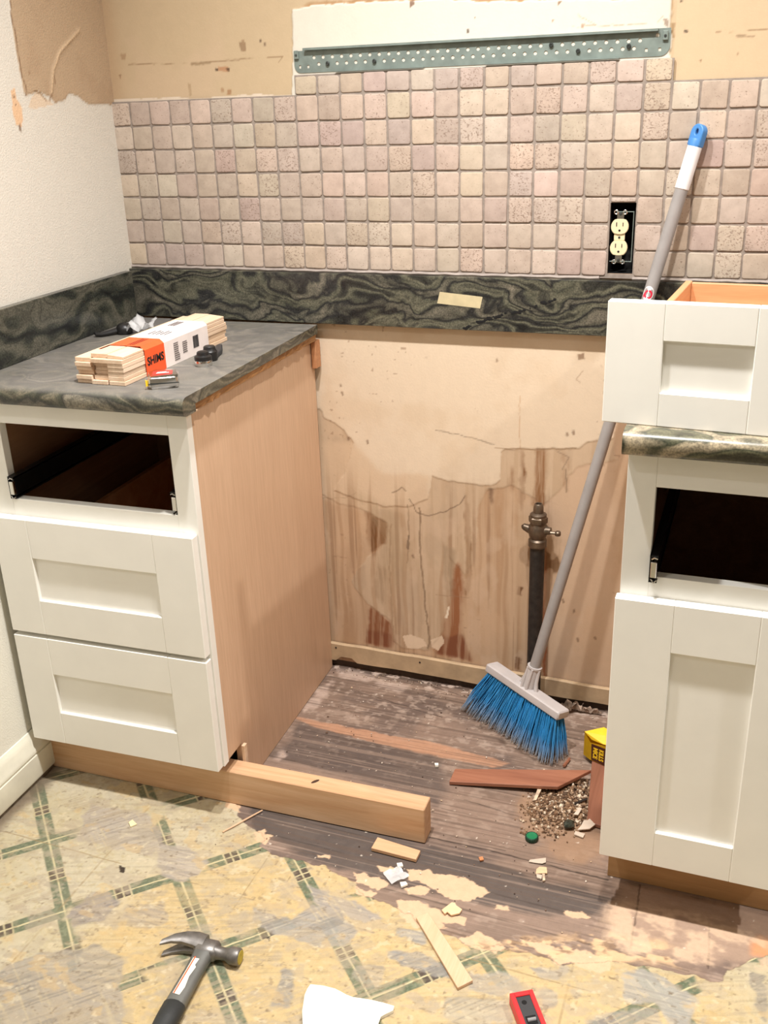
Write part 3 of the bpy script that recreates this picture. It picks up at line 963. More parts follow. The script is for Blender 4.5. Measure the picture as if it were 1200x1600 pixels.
    for p in ([(902, 22), (915, 30), (930, 40)], [(1026, 34), (1036, 24)], [(895, 42), (1010, 36)]):
        T.over(lmask(X, Z, Wl(p), 0.0007, 0.0006, 0.003), (170, 150, 124), 0.7)
    P.C = P.C * (1 - up[..., None]) + T.C * up[..., None]
    # shade of the gap below the bottom strip, painted dark on the wall
    P.over((Z < 0.016) * 1.0, (46, 38, 34), 0.9)
    xc = (xs[:-1] + xs[1:]) / 2
    zc = (zs[:-1] + zs[1:]) / 2
    skip = ((xc > HOLE[0]) & (xc < HOLE[1]))[:, None] & ((zc > HOLE[2]) & (zc < HOLE[3]))[None, :]
    relief = 0.0012 * cream + 0.0008 * mid
    relief = np.clip(relief, 0, 0.0032) + 0.0032 * wht * up
    o = grid_mesh('wall_back', xs, zs, P.C, m_attr('stained_wall', 0.72, 200, 0.18, 0.10, 40, 500), lambda A, B_: (A, 0.0032 - relief, B_), skip=skip)
    return struct(o)


build_back_wall()


# ------------------------------------------------------------------ left wall
def build_left_wall():
    ss = np.concatenate([[-0.05], np.arange(0.0, 0.72, 0.0035), np.arange(0.72, 1.2, 0.02), [2.0, 3.8]])
    zs = np.concatenate([np.arange(-0.004, 0.9, 0.02), np.arange(0.9, 1.66, 0.0035), [2.0, 2.44]])
    S_, Z = np.meshgrid(ss, zs, indexing='ij')
    P = Paint(S_, Z, (214, 208, 196))
    P.over((Z < 0.85) * 1.0, (232, 229, 216), 0.8)
    tan = pmask(S_, Z, Ll([(13, -60), (14, 0), (18, 40), (26, 90), (34, 130), (39, 150), (50, 145), (60, 142), (78, 150), (85, 160), (100, 156), (106, 148), (112, 146), (122, 150), (130, 158), (145, 163), (186, 163), (180, -60)]), 0.003, 60, 0.0008)
    P.over(tan, (180, 155, 126), 0.98)
    P.over(tan * sstep(0.48, 0.62, fbm(S_, Z, 8, s=7)), (172, 146, 118), 0.6)
    # chipped strip showing tan plaster
    P.over(pmask(S_, Z, Ll([(16, 140), (22, 138), (26, 155), (34, 168), (36, 185), (33, 198), (26, 195), (21, 180), (18, 155)]), 0.002, 80, 0.0006), (222, 184, 146), 0.95)
    P.over(pmask(S_, Z, Ll([(50, 150), (56, 143), (64, 146), (76, 156), (84, 162), (60, 170), (44, 168)]), 0.003, 60, 0.001), (216, 194, 168), 0.9)
    for p in ([(20, 149), (23, 149), (23, 152), (20, 152)], [(23, 162), (26, 162), (25, 166)], [(28, 196), (31, 193), (34, 207), (30, 203)]):
        P.over(pmask(S_, Z, Ll(p), 0.001, 90, 0.0006), (120, 94, 72), 0.85)
    for p, wd, c in (([(15, 0), (18, 32), (24, 60), (27, 85), (34, 120), (40, 135), (41, 150)], 0.0016, (120, 92, 66)),
                     ([(52, 141), (64, 146), (72, 156)], 0.0020, (140, 112, 80)), ([(78, 158), (79, 148)], 0.0020, (150, 120, 90)),
                     ([(84, 120), (86, 130)], 0.0020, (140, 112, 84)), ([(44, 112), (46, 116)], 0.0016, (140, 110, 84)), ([(104, 70), (112, 62), (120, 50)], 0.0010, (140, 112, 84)),
                     ([(79, 145), (82, 110), (90, 85), (98, 72), (110, 62), (124, 45)], 0.0012, (216, 188, 152))):
        P.over(lmask(S_, Z, Ll(p), wd, 0.0009, 0.002), c, 0.85)
    dx, dy = math.sin(TH), -math.cos(TH)
    # old paper layer lifting proud of the wall in a curl
    lift = lmask(S_, Z, Ll([(79, 148), (82, 110), (92, 82), (110, 62), (122, 48)]), 0.003, 0.003) * tan
    rel = 0.0012 * tan + 0.0022 * lift
    k = NT('stippled_plaster')
    m = m_attr('stippled_plaster', 0.8, 300, 0.7, 0.06, 30, 300)
    return struct(grid_mesh('wall_left', ss, zs, P.C, m, lambda A, B_: (A * dx + rel * math.cos(TH), A * dy, B_), flip=True))


build_left_wall()
struct(obj('wall_right', box(3.8, 3.86, -3.8, 0.08, 0, 2.44), M['room_paint']))
struct(obj('wall_front', box(-0.3, 3.86, -3.86, -3.8, 0, 2.44), M['room_paint']))
struct(obj('ceiling', box(-0.3, 3.86, -3.86, 0.08, 2.44, 2.5), M['room_paint']))


# ================================================================== FIXED TO THE WALLS
def ex_left(name, prof, x0, x1, mat, parent=None, axis='x', smooth=True):
    """profile of (y, z) points swept along x"""
    bm = bmesh.new()
    a = [bm.verts.new((x0, p[0], p[1])) for p in prof]
    b = [bm.verts.new((x1, p[0], p[1])) for p in prof]
    n = len(prof)
    bm.faces.new(a)
    bm.faces.new(b[::-1])
    for i in range(n):
        bm.faces.new((a[i], b[i], b[(i + 1) % n], a[(i + 1) % n]))
    return obj(name, bm, mat, parent, smooth)


# boards along the foot of the walls
def back_strip():
    xs = np.linspace(0.40, 1.26, 60)
    bm = bmesh.new()
    rows = []
    for i, x in enumerate(xs):
        zb = 0.020 + 0.006 * (vn(np.array([x * 14]), np.array([0.3]), 4)[0] - 0.5) + (0.012 if x < 0.52 and x > 0.485 else 0)
        zt = 0.070 - 0.008 * (x - 0.45) + 0.003 * (vn(np.array([x * 20]), np.array([3.3]), 6)[0] - 0.5)
        rows.append([bm.verts.new(p) for p in ((x, -0.001, zb), (x, -0.010, zb), (x, -0.010, zt - 0.002), (x, -0.007, zt), (x, -0.001, zt))])
    for a, b in zip(rows, rows[1:]):
        for k in range(5):
            bm.faces.new((a[k], a[(k + 1) % 5], b[(k + 1) % 5], b[k]))
    bm.faces.new(rows[0])
    bm.faces.new(rows[-1][::-1])
    o = obj('baseboard_back', bm, m_plain('old_strip_paint', (190, 164, 130), 0.7, var=0.10, vscale=22), None, True, 25)
    struct(o)
    for u, v in ((525, 1012), (656, 1035)):
        p = on_y(u, v, -0.010)
        d = lathe([(0.0024, 0), (0.0024, 0.0010), (0.0014, 0.0016), (0, 0.0016)], 10)
        tf(d, Matrix.Translation((p.x, -0.0098, p.z)) @ Matrix.Rotation(math.pi / 2, 4, 'X'))
        obj('nail_head', d, M['iron'], o)


back_strip()
WM = Matrix.Rotation(TH - math.pi / 2, 4, 'Z')       # x runs along the left wall away from the corner, y points into the room


def left_base():
    prof = [(0.001, 0.010), (0.014, 0.010), (0.016, 0.016), (0.0155, 0.066), (0.0125, 0.068), (0.0125, 0.071), (0.0155, 0.073), (0.0155, 0.082), (0.0120, 0.088), (0.0115, 0.104), (0.0065, 0.114), (0.004, 0.120), (0.001, 0.121)]
    o = ex_left('baseboard_left', prof, 0.577, 2.2, m_plain('old_white_paint', (232, 228, 210), 0.5, var=0.05, vscale=18, bump=0.15, bscale=60))
    o.matrix_world = WM
    struct(o)
    o2 = ex_left('trim_1', [(0.001, -0.001), (0.010, -0.001), (0.010, 0.012), (0.001, 0.012)], 0.577, 2.2, m_plain('dirty_gap', (120, 104, 86), 0.9, var=0.25, vscale=60))
    o2.matrix_world = WM
    struct(o2)


left_base()


# ------------------------------------------------------------------ tumbled stone tile
def tiles():
    p = 0.0508
    zt = 1.3696
    root = thing('tile_backsplash', 'beige tumbled stone tile backsplash of small squares with grey grout on the back wall', 'backsplash', (0, 0, 0))
    bm = bmesh.new()
    lay = bm.verts.layers.float_color.new('Col')
    pal = [(194, 178, 163), (190, 173, 158), (186, 170, 157), (196, 181, 165), (188, 172, 158), (194, 177, 158), (186, 168, 156), (195, 175, 162)]
    r = random.Random(5)

    def one(x0, x1, z0, z1):
        g = 0.0017
        x0 += g + r.uniform(-.0005, .0005)
        x1 -= g + r.uniform(-.0005, .0005)
        z0 += g + r.uniform(-.0005, .0005)
        z1 -= g + r.uniform(-.0005, .0005)
        c = r.choice(pal)
        k = r.uniform(0.92, 1.00)
        c = lin([min(255, q * k + r.uniform(-2, 2)) for q in c])
        pit = 1.0 if r.random() < 0.16 else r.uniform(0, 0.5)
        cr = min(0.0040, (x1 - x0) * 0.3, (z1 - z0) * 0.3)
        loop = []
        for (cx, cz, a0) in ((x1 - cr, z1 - cr, 0), (x0 + cr, z1 - cr, 90), (x0 + cr, z0 + cr, 180), (x1 - cr, z0 + cr, 270)):
            for a in (0, 45, 90):
                t = math.radians(a0 + a)
                rr = cr * r.uniform(0.75, 1.1)
                loop.append((cx + rr * math.cos(t), cz + rr * math.sin(t)))
        mx, mz = (x0 + x1) / 2, (z0 + z1) / 2
        yo = r.uniform(-0.0006, 0.0006)
        rings = []
        for sc_, y in ((1.0, -0.001), (1.0, -0.0052 + yo), (0.975, -0.0061 + yo), (0.93, -0.0063 + yo)):
            rings.append([bm.verts.new((mx + (a - mx) * sc_, y, mz + (b - mz) * sc_)) for a, b in loop])
        for R_ in rings:
            for v in R_:
                v[lay] = (c[0], c[1], c[2], pit)
        n = len(loop)
        for a, b in zip(rings, rings[1:]):
            for i in range(n):
                bm.faces.new((a[i], a[(i + 1) % n], b[(i + 1) % n], b[i]))
        bm.faces.new(rings[-1])

    xl = [-0.0035] + [0.045 + i * p for i in range(28)]
    for i in range(len(xl) - 1):
        for j in range(7):
            if i == 22 and j in (4, 5, 6):
                continue
            one(xl[i], xl[i + 1], zt - (j + 1) * p, zt - j * p)
        if 9 <= i <= 23:
            one(xl[i], xl[i + 1], zt, zt + (0.040 if i > 10 else 0.037))
    one(xl[22], xl[23], 1.1555, zt - 4 * p)
    k = NT('tumbled_stone')
    a = k.n('ShaderNodeVertexColor')
    a.layer_name = 'Col'
    v = k.coord()
    f = k.noise(v, 45, 5, 0.65)
    c = k.mix(a.outputs['Color'], k.ramp(f, [(0.32, (0.84, 0.82, 0.80)), (0.62, (1.05, 1.04, 1.03))]), 0.8, 'MULTIPLY')
    pz = k.noise(k.coord(scale=(1, 1, 1.4)), 260, 3, 0.6)
    big = k.noise(v, 38, 2)
    th = k.math('ADD', k.math('MULTIPLY', a.outputs['Alpha'], 0.10), k.math('MULTIPLY', big, 0.16))
    pm = k.math('MULTIPLY', k.math('SUBTRACT', k.math('ADD', pz, th), 0.735), 14.0, True)
    c = k.mix(c, lin((128, 108, 94)), k.math('MULTIPLY', pm, 0.75))
    k.base(c)
    k.set(0.75, 0, 0.25)
    k.bump(k.math('SUBTRACT', f, pm), 0.25, 0.001)
    obj('stone_tiles', bm, k.m, root, True, 60)
    g = boxes((-0.003, 0.452, -0.0042, -0.0002, 1.0105, 1.3705), (0.452, 1.1128, -0.0042, -0.0002, 1.0105, 1.4085), (1.1128, 1.1622, -0.0042, -0.0002, 1.1556, 1.4085), (1.1128, 1.1622, -0.0042, -0.0002, 1.0105, 1.0188),
              (1.1622, 1.214, -0.0042, -0.0002, 1.0105, 1.4085), (1.214, 1.62, -0.0042, -0.0002, 1.0105, 1.3705))
    obj('grout', g, M['grout'], root, False)
    cbm = tube([(-0.002 + i * 0.02, -0.0055 + 0.0008 * math.sin(i * 1.7), 1.0105 + 0.0007 * math.sin(i * 2.3)) for i in range(56)], 0.0042, 6)
    merge(cbm, tube([(1.163 + i * 0.02, -0.0055, 1.0105 + 0.0007 * math.sin(i * 2.3)) for i in range(22)], 0.0042, 6))
    obj('caulk_line', cbm, M['caulk'], root)


tiles()


# ------------------------------------------------------------------ perforated bracket
def bracket():
    c = bpy.data.curves.new('t', 'CURVE')
    c.dimensions = '2D'
    c.fill_mode = 'BOTH'
    c.extrude = 0.0004

    def spl(pts):
        s = c.splines.new('POLY')
        s.points.add(len(pts) - 1)
        for q, (x, y) in zip(s.points, pts):
            q.co = (x, y, 0, 1)
        s.use_cyclic_u = True

    def arc(cx, cy, r, a0, a1, n=6):
        return [(cx + r * math.cos(math.radians(a0 + (a1 - a0) * i / n)), cy + r * math.sin(math.radians(a0 + (a1 - a0) * i / n))) for i in range(n + 1)]
    x0, x1, z0, z1 = 0.4525, 1.2045, 1.4120, 1.4555
    spl(arc(x0 + .014, z0 + .014, .014, 180, 270) + arc(x1 - .018, z0 + .018, .018, 270, 360) + [(x1, z1 + .003), (x0 + .020, z1 + .003), (x0 + .020, z1 - .002), (x0, z1 - .002)])

    def hole(x, z, r=0.0036):
        spl(arc(x, z, r, 0, -337.5, 15))
    screws = []
    k = 0
    x = 0.4975
    n = 0
    while x < 1.165:
        if n in (24, 99):
            screws.append((x, 1.4400))
        else:
            hole(x, 1.4402)
        x2 = x + 0.0102
        if n in (6, 26, 1):
            screws.append((x2, 1.4275))
        elif x2 < 1.150:
            hole(x2, 1.4275)
        x += 0.0204
        n += 1
    hole(1.181, 1.4470, 0.0036)
    for sx, w_ in ((0.463, .0045), (0.4815, .0045), (1.160, .005), (1.184, .005)):
        spl([(sx, 1.4205), (sx + w_, 1.4205), (sx + w_, 1.4265), (sx, 1.4265)])
    o = bpy.data.objects.new('t', c)
    COL.objects.link(o)
    me = bpy.data.meshes.new_from_object(o)
    bm = bmesh.new()
    bm.from_mesh(me)
    bpy.data.objects.remove(o)
    tf(bm, Matrix.Translation((0, -0.0032, 0)) @ Matrix.Rotation(math.pi / 2, 4, 'X'))
    root = thing('mounting_bracket', 'long grey perforated metal bracket screwed across the white band above the tile', 'bracket', (0.83, 0.0022, 1.435))
    off = Matrix.Translation((-0.83, 0, -1.435))
    obj('perforated_plate', tf(bm, off), M['zinc'], root, False)
    fl = boxes((x0 + .026, x1 - .022, -0.0125, -0.0046, z1 + .0015, z1 + .0027), (x0 + .026, x1 - .022, -0.0125, -0.0113, z1 - .0015, z1 + .0015))
    obj('top_flange', tf(fl, off), M['zinc'], root, False)
    lip = boxes((0.545, 0.735, -0.0110, -0.0046, z0 - .0006, z0 + .0008), (0.86, 1.115, -0.0110, -0.0046, z0 - .0006, z0 + .0008))
    obj('bottom_lip', tf(lip, off), M['zinc'], root, False)
    for tx, w_ in ((x0 + 0.002, 0.010), (x1 - 0.014, 0.010)):
        t = boxes((tx, tx + w_, -0.0085, -0.0055, 1.438, 1.4545, 0.0012))
        t2 = lathe([(0.0026, 0), (0.0026, 0.0015), (0.0008, 0.0018), (0, 0.0018)], 12)
        t = obj('end_tab', tf(t, off), M['zinc'], root, True)
        h = lathe([(0.0026, 0), (0.0026, 0.0008), (0, 0.0008)], 12)
        tf(h, off @ Matrix.Translation((tx + w_ / 2, -0.0084, 1.4455)) @ Matrix.Rotation(math.pi / 2, 4, 'X'))
        obj('tab_hole', h, M['screw'], t)
    for sx, sz in screws + [(1.131, 1.4315)]:
        s = lathe([(0.0042, 0), (0.0042, 0.0012), (0.0030, 0.0024), (0.0014, 0.0024), (0.0012, 0.0014), (0, 0.0014)], 14)
        tf(s, off @ Matrix.Translation((sx, -0.0058, sz)) @ Matrix.Rotation(math.pi / 2, 4, 'X'))
        obj('screw', s, M['screw'], root)
    return root


bracket()


# ------------------------------------------------------------------ outlet in its cut-out
def outlet():
    root = thing('electrical_outlet', 'ivory duplex outlet without cover plate hanging in its cut-out in the tile', 'outlet', (1.135, 0, 1.09))
    x0, x1, z0, z1 = -0.0222, 0.0268, -0.0705, 0.0650
    b = boxes((x0 - .001, x0, 0.004, 0.062, z0, z1), (x1, x1 + .001, 0.004, 0.062, z0, z1), (x0, x1, 0.004, 0.062, z0 - .001, z0), (x0, x1, 0.004, 0.062, z1, z1 + .001), (x0, x1, 0.061, 0.062, z0, z1))
    obj('wall_box', b, M['hole_black'], root, False)
    rim = boxes((x1 - .0045, x1 - .003, -0.002, 0.004, -0.046, 0.049), (x0 + .012, x1 - .003, -0.002, 0.0, 0.0475, 0.0490), (x0 + .003, x1 - .003, -0.002, 0.0, -0.0475, -0.046), bev=0.0003)
    obj('box_rim', rim, M['zinc'], root, False)
    yk = boxes((-0.0085, 0.0045, -0.0015, 0.0, -0.049, 0.049))
    for sx in (-0.0105, 0.0065):
        for sz in (-0.0475, 0.0475):
            t = bmesh.new()
            bmesh.ops.create_circle(t, segments=12, radius=0.0001)
            t.free()
            ring = tube([(sx + 0.0036 * math.cos(a), -0.001, sz + 0.0036 * math.sin(a)) for a in np.linspace(0, 2 * math.pi, 15)], 0.0011, 6, False)
            merge(yk, ring)
            merge(yk, box(min(sx, -0.002), max(sx, -0.002), -0.0015, -0.0003, sz - 0.0010, sz + 0.0010))
    obj('yoke', yk, M['chrome'], root)
    for z in (0.0205, -0.0200):
        pts = []
        for i in range(28):
            a = 2 * math.pi * i / 28
            x = 0.0168 * math.cos(a)
            zz = max(-0.0138, min(0.0138, 0.0168 * math.sin(a)))
            pts.append((x, zz))
        f = prism(pts, 0, 0.007)
        bmesh.ops.bevel(f, geom=[e for e in f.edges if all(v.co.z > 0.006 for v in e.verts)], offset=0.0010, segments=2, affect='EDGES')
        tf(f, Matrix.Translation((-0.002, 0.0, z)) @ Matrix.Rotation(math.pi / 2, 4, 'X'))
        fo = obj('receptacle', f, M['ivory'], root)
        sl = boxes((-0.0090, -0.0072, -0.0074, -0.0060, z + 0.0005, z + 0.0085), (0.0034, 0.0050, -0.0074, -0.0060, z + 0.0010, z + 0.0080))
        g = lathe([(0.0022, 0), (0.0022, 0.0012), (0, 0.0012)], 12)
        tf(g, Matrix.Translation((-0.002, -0.0062, z - 0.0070)) @ Matrix.Rotation(math.pi / 2, 4, 'X'))
        merge(sl, g)
        obj('slot', sl, M['print_black'], fo, False)
    bd = boxes((-0.0125, 0.0085, -0.0045, 0.0, -0.006, 0.007, 0.001))
    bo = obj('body', bd, M['ivory'], root)
    g = lathe([(0.0022, 0), (0.0022, 0.0014), (0, 0.0016)], 12)
    tf(g, Matrix.Translation((-0.002, -0.0044, 0.0)) @ Matrix.Rotation(math.pi / 2, 4, 'X'))
    obj('screw', g, M['screw'], bo)
    for z in (0.0440, -0.0440):
        g = lathe([(0.0030, 0), (0.0030, 0.0016), (0.001, 0.0022), (0, 0.0022)], 12)
        tf(g, Matrix.Translation((-0.002, -0.0014, z)) @ Matrix.Rotation(math.pi / 2, 4, 'X'))
        obj('screw', g, M['screw'], root)


outlet()

# ------------------------------------------------------------------ stone upstands
o = obj('granite_upstand', box(0.000, 1.60, -0.0205, -0.0015, 0.8965, 1.0075, 0.0012), GR_SPLASH)
tag(o, 'long dark swirled granite upstand running along the back wall under the tile', 'backsplash')
# dark pitted vein across the stone
v = bmesh.new()
rv = random.Random(3)
A_, B_ = on_y(722, 514, -0.0205), on_y(868, 468, -0.0205)
for i in range(46):
    t = rv.random()
    p_ = A_.lerp(B_, t)
    p_.z += rv.gauss(0, 0.0016) + 0.003 * math.sin(t * 7)
    s = rv.uniform(0.0018, 0.0042)
    e = lathe([(s, 0), (s * 0.7, 0.0004), (0, 0.0005)], 7)
    tf(e, Matrix.Translation((p_.x, -0.0204, p_.z)) @ Matrix.Rotation(math.pi / 2, 4, 'X') @ Matrix.Diagonal((rv.uniform(1, 1.9), 1, 1, 1)))
    merge(v, e)
obj('pitted_vein', v, M['hole_black'], o)

LG_LOC = Vector((0.486, -0.610, 0))
LGM = Matrix.Translation(LG_LOC) @ Matrix.Rotation(TH, 4, 'Z')
o = obj('granite_upstand', box(-0.4630, -0.4445, -0.028, 0.586, 0.8945, 1.0055, 0.0012), GR_SPLASH2)
o.matrix_world = LGM
tag(o, 'short dark granite upstand along the white left wall behind the tools', 'backsplash')

tp = [on_y(u, vv, -0.0212) for u, vv in ((687, 456), (754, 464), (750, 482), (683, 474))]
bm = bmesh.new()
n_ = 10
rows = []
for i in range(n_ + 1):
    t = i / n_
    jag = 0.0012 * ((i % 2) * 2 - 1)
    a_ = tp[0].lerp(tp[1], t)
    b_ = tp[3].lerp(tp[2], t)
    rows.append([bm.verts.new((a_.x, -0.0207, a_.z)), bm.verts.new((a_.x, -0.0211, a_.z)), bm.verts.new((b_.x, -0.0211, b_.z)), bm.verts.new((b_.x, -0.0207, b_.z))])
for a_, b_ in zip(rows, rows[1:]):
    for k_ in range(4):
        bm.faces.new((a_[k_], a_[(k_ + 1) % 4], b_[(k_ + 1) % 4], b_[k_]))
bm.faces.new(rows[0])
bm.faces.new(rows[-1][::-1])
tag(obj('masking_tape', bm, M['tape'], None, False), 'short piece of beige masking tape stuck on the dark granite upstand', 'tape')


# ------------------------------------------------------------------ capped gas pipe
def pipe():
    root = thing('gas_pipe', 'dark iron gas pipe with a tarnished brass shutoff valve standing before the stained wall', 'pipe', (0.9935, -0.030, 0))
    obj('riser', lathe([(0.0165, -0.001), (0.0165, 0.424)], 24), M['iron'], root)
    body = lathe([(0.0175, 0.416), (0.0205, 0.420), (0.0205, 0.434), (0.0170, 0.438), (0.0200, 0.446), (0.0225, 0.456), (0.0205, 0.468), (0.0165, 0.474), (0.0165, 0.477)], 24)
    hx_ = lathe([(0.0205, 0.476), (0.0215, 0.478), (0.0215, 0.489), (0.0195, 0.491)], 6)
    merge(body, hx_)
    obj('valve_body', body, M['old_brass'], root)
    fl = lathe([(0.0185, 0.490), (0.0185, 0.496), (0.0140, 0.499), (0.0115, 0.500), (0.0115, 0.511), (0.0098, 0.519), (0.0080, 0.521), (0.0066, 0.5205), (0.0064, 0.512), (0, 0.512)], 24)
    obj('flare_fitting', fl, M['old_brass'], root)
    st = tube([(-0.014, 0, 0.456), (-0.024, -0.001, 0.460), (-0.032, -0.002, 0.463), (-0.036, -0.002, 0.462)], [0.011, 0.009, 0.0075, 0.004], 12)
    obj('stem_cap', st, M['old_brass'], root)
    lv = tube([(0.012, -0.004, 0.458), (0.024, -0.006, 0.461), (0.030, -0.007, 0.461)], [0.011, 0.009, 0.008], 12)
    lo = obj('valve_stem', lv, M['old_brass'], root)
    h = boxes((0.026, 0.050, -0.011, -0.003, 0.4545, 0.4605, 0.0018))
    merge(h, tf(lathe([(0.0062, 0), (0.0068, 0.002), (0.0068, 0.008), (0.005, 0.010)], 14), Matrix.Translation((0.046, -0.007, 0.4525))))
    obj('lever', h, M['old_brass'], lo)


pipe()


# ================================================================== CABINETS AND COUNTERS
def shaker(x0, x1, z0, z1, px0, px1, pz0, pz1, y0=-0.0205, y1=-0.0008, rec=0.0075):
    """frame-and-panel front: two stiles, two rails, sunk panel"""
    bm = bmesh.new()
    e = 0.0013
    merge(bm, box(x0, px0, y0, y1, z0, z1, e))
    merge(bm, box(px1, x1, y0, y1, z0, z1, e))
    merge(bm, box(px0 - .0004, px1 + .0004, y0 + .0003, y1, pz1, z1, e))
    merge(bm, box(px0 - .0004, px1 + .0004, y0 + .0003, y1, z0, pz0, e))
    merge(bm, box(px0 - .004, px1 + .004, y0 + rec, y1 - .003, pz0 - .004, pz1 + .004))
    return bm


def slide(root, x, y0, y1, z, side, label=None):
    s = 1 if side == 'left' else -1
    pr = boxes((x, x + s * 0.0125, y0, y1, z - 0.0225, z - 0.0205), (x, x + s * 0.0125, y0, y1, z + 0.0205, z + 0.0225), (x, x + s * 0.002, y0, y1, z - 0.0225, z + 0.0225),
               (x + s * 0.006, x + s * 0.0105, y0 + 0.004, y1, z - 0.017, z + 0.017))
    o = obj('drawer_slide', pr, M['slide'], root, False)
    tabs = boxes((x + s * 0.002, x + s * 0.011, y0 - 0.0015, y0 + 0.006, z - 0.0145, z + 0.0125, 0.001))
    merge(tabs, tube([(x + s * 0.003, y0, z + 0.017), (x + s * 0.007, y0 - 0.002, z + 0.0205), (x + s * 0.0115, y0, z + 0.018)], 0.0012, 6))
    merge(tabs, tube([(x + s * 0.003, y0, z - 0.017), (x + s * 0.008, y0 - 0.003, z - 0.0215), (x + s * 0.012, y0, z - 0.018)], 0.0012, 6))
    obj('end_clip', tabs, M['chrome'], o)
    return o


def left_cabinet():
    root = thing('base_cabinet', 'white shaker base cabinet with two closed drawers, an empty top opening and bare maple side', 'cabinet', LG_LOC, (0, 0, TH))
    ff = boxes((-0.4490, -0.4015, 0.0, 0.019, 0.115, 0.858), (-0.0395, 0.0, 0.0, 0.019, 0.115, 0.858), (-0.4015, -0.0395, 0.0002, 0.019, 0.8160, 0.858), (-0.4015, -0.0395, 0.0002, 0.019, 0.615, 0.6630),
               (-0.4015, -0.0395, 0.0004, 0.019, 0.358, 0.388), (-0.4015, -0.0395, 0.0004, 0.019, 0.115, 0.142), bev=0.0006)
    obj('face_frame', ff, M['white_paint'], root, False)
    sp = prism([(0.0192, 0.115), (0.0192, 0.858), (0.600, 0.858), (0.600, 0.0), (0.082, 0.0), (0.082, 0.115)], -0.0155, -0.0035)
    tf(sp, Matrix(((0, 0, 1, 0), (1, 0, 0, 0), (0, 1, 0, 0), (0, 0, 0, 1))))
    obj('side_panel', sp, M['maple_ply'], root, False)
    cs = boxes((-0.449, -0.437, 0.0192, 0.600, 0.09, 0.858), (-0.437, -0.0157, 0.590, 0.600, 0.09, 0.858), (-0.437, -0.0157, 0.0192, 0.590, 0.10, 0.115), (-0.437, -0.0157, 0.0192, 0.10, 0.846, 0.858),
               (-0.437, -0.0157, 0.50, 0.590, 0.846, 0.858))
    obj('carcass', cs, M['shaded_interior'], root, False)
    for z0, z1, pz0, pz1 in ((0.3775, 0.6290, 0.4550, 0.5470), (0.1150, 0.3680, 0.1920, 0.2840)):
        d = obj('drawer', shaker(-0.4445, -0.0035, z0, z1, -0.3640, -0.0885, pz0, pz1), M['white_paint'], root, False)
        b = boxes((-0.38, -0.368, 0.02, 0.54, z0 + .03, z1 - .06), (-0.085, -0.073, 0.02, 0.54, z0 + .03, z1 - .06), (-0.368, -0.085, 0.53, 0.54, z0 + .03, z1 - .06), (-0.368, -0.085, 0.02, 0.53, z0 + .03, z0 + .036), (-0.368, -0.085, 0.02, 0.03, z0 + .03, z1 - .06))
        obj('drawer_box', b, M['drawer_wood'], d, False)
    slide(root, -0.4015, -0.004, 0.53, 0.6865, 'left')
    slide(root, -0.0395, 0.003, 0.53, 0.6840, 'right')
    return root


left_cabinet()


def counter_profile(yf, yb, zb, zt, slab=0.020):
    """bullnosed front edge with thinner slab behind"""
    p = [(yb, zt), (yb, zt - slab), (yf + 0.045, zt - slab), (yf + 0.045, zb), (yf + 0.010, zb)]
    for i in range(0, 7):
        a = math.radians(-80 + i * 10)
        p.append((yf + 0.012 - 0.012 * math.cos(a), zb + 0.012 + 0.012 * math.sin(a)))
    for i in range(0, 10):
        a = math.radians(90 * i / 9)
        p.append((yf + 0.016 - 0.016 * math.cos(a), zt - 0.016 + 0.016 * math.sin(a)))
    return p


def left_counter():
    root = thing('granite_countertop', 'dusty grey granite countertop on the left cabinet, holding the shim bundle and small tools', 'countertop', LG_LOC, (0, 0, TH))
    ex_left('stone_slab', counter_profile(-0.032, 0.588, 0.8605, 0.8945), -0.4630, 0.0140, GR_TOP, root)
    bm = bmesh.new()
    r = random.Random(2)
    ys = np.linspace(0.016, 0.586, 46)
    rows = []
    for y in ys:
        x = 0.0125 - r.uniform(0, 0.0035)
        rows.append([bm.verts.new(q) for q in ((-0.44, y, 0.8590), (x - r.uniform(0, .003), y, 0.8590 + r.uniform(0, .0015)), (x - r.uniform(.0, .002), y, 0.866), (x, y, 0.8740), (-0.44, y, 0.8740))])
    for a, b in zip(rows, rows[1:]):
        for k in range(5):
            bm.faces.new((a[k], a[(k + 1) % 5], b[(k + 1) % 5], b[k]))
    bm.faces.new(rows[0])
    bm.faces.new(rows[-1][::-1])
    po = obj('plywood_underlay', bm, M['ply_edge'], root, False)
    po['label'] = 'ragged orange-brown plywood edge under the stone'
    return root


left_counter()

RC = Vector((1.2455, -0.610, 0))


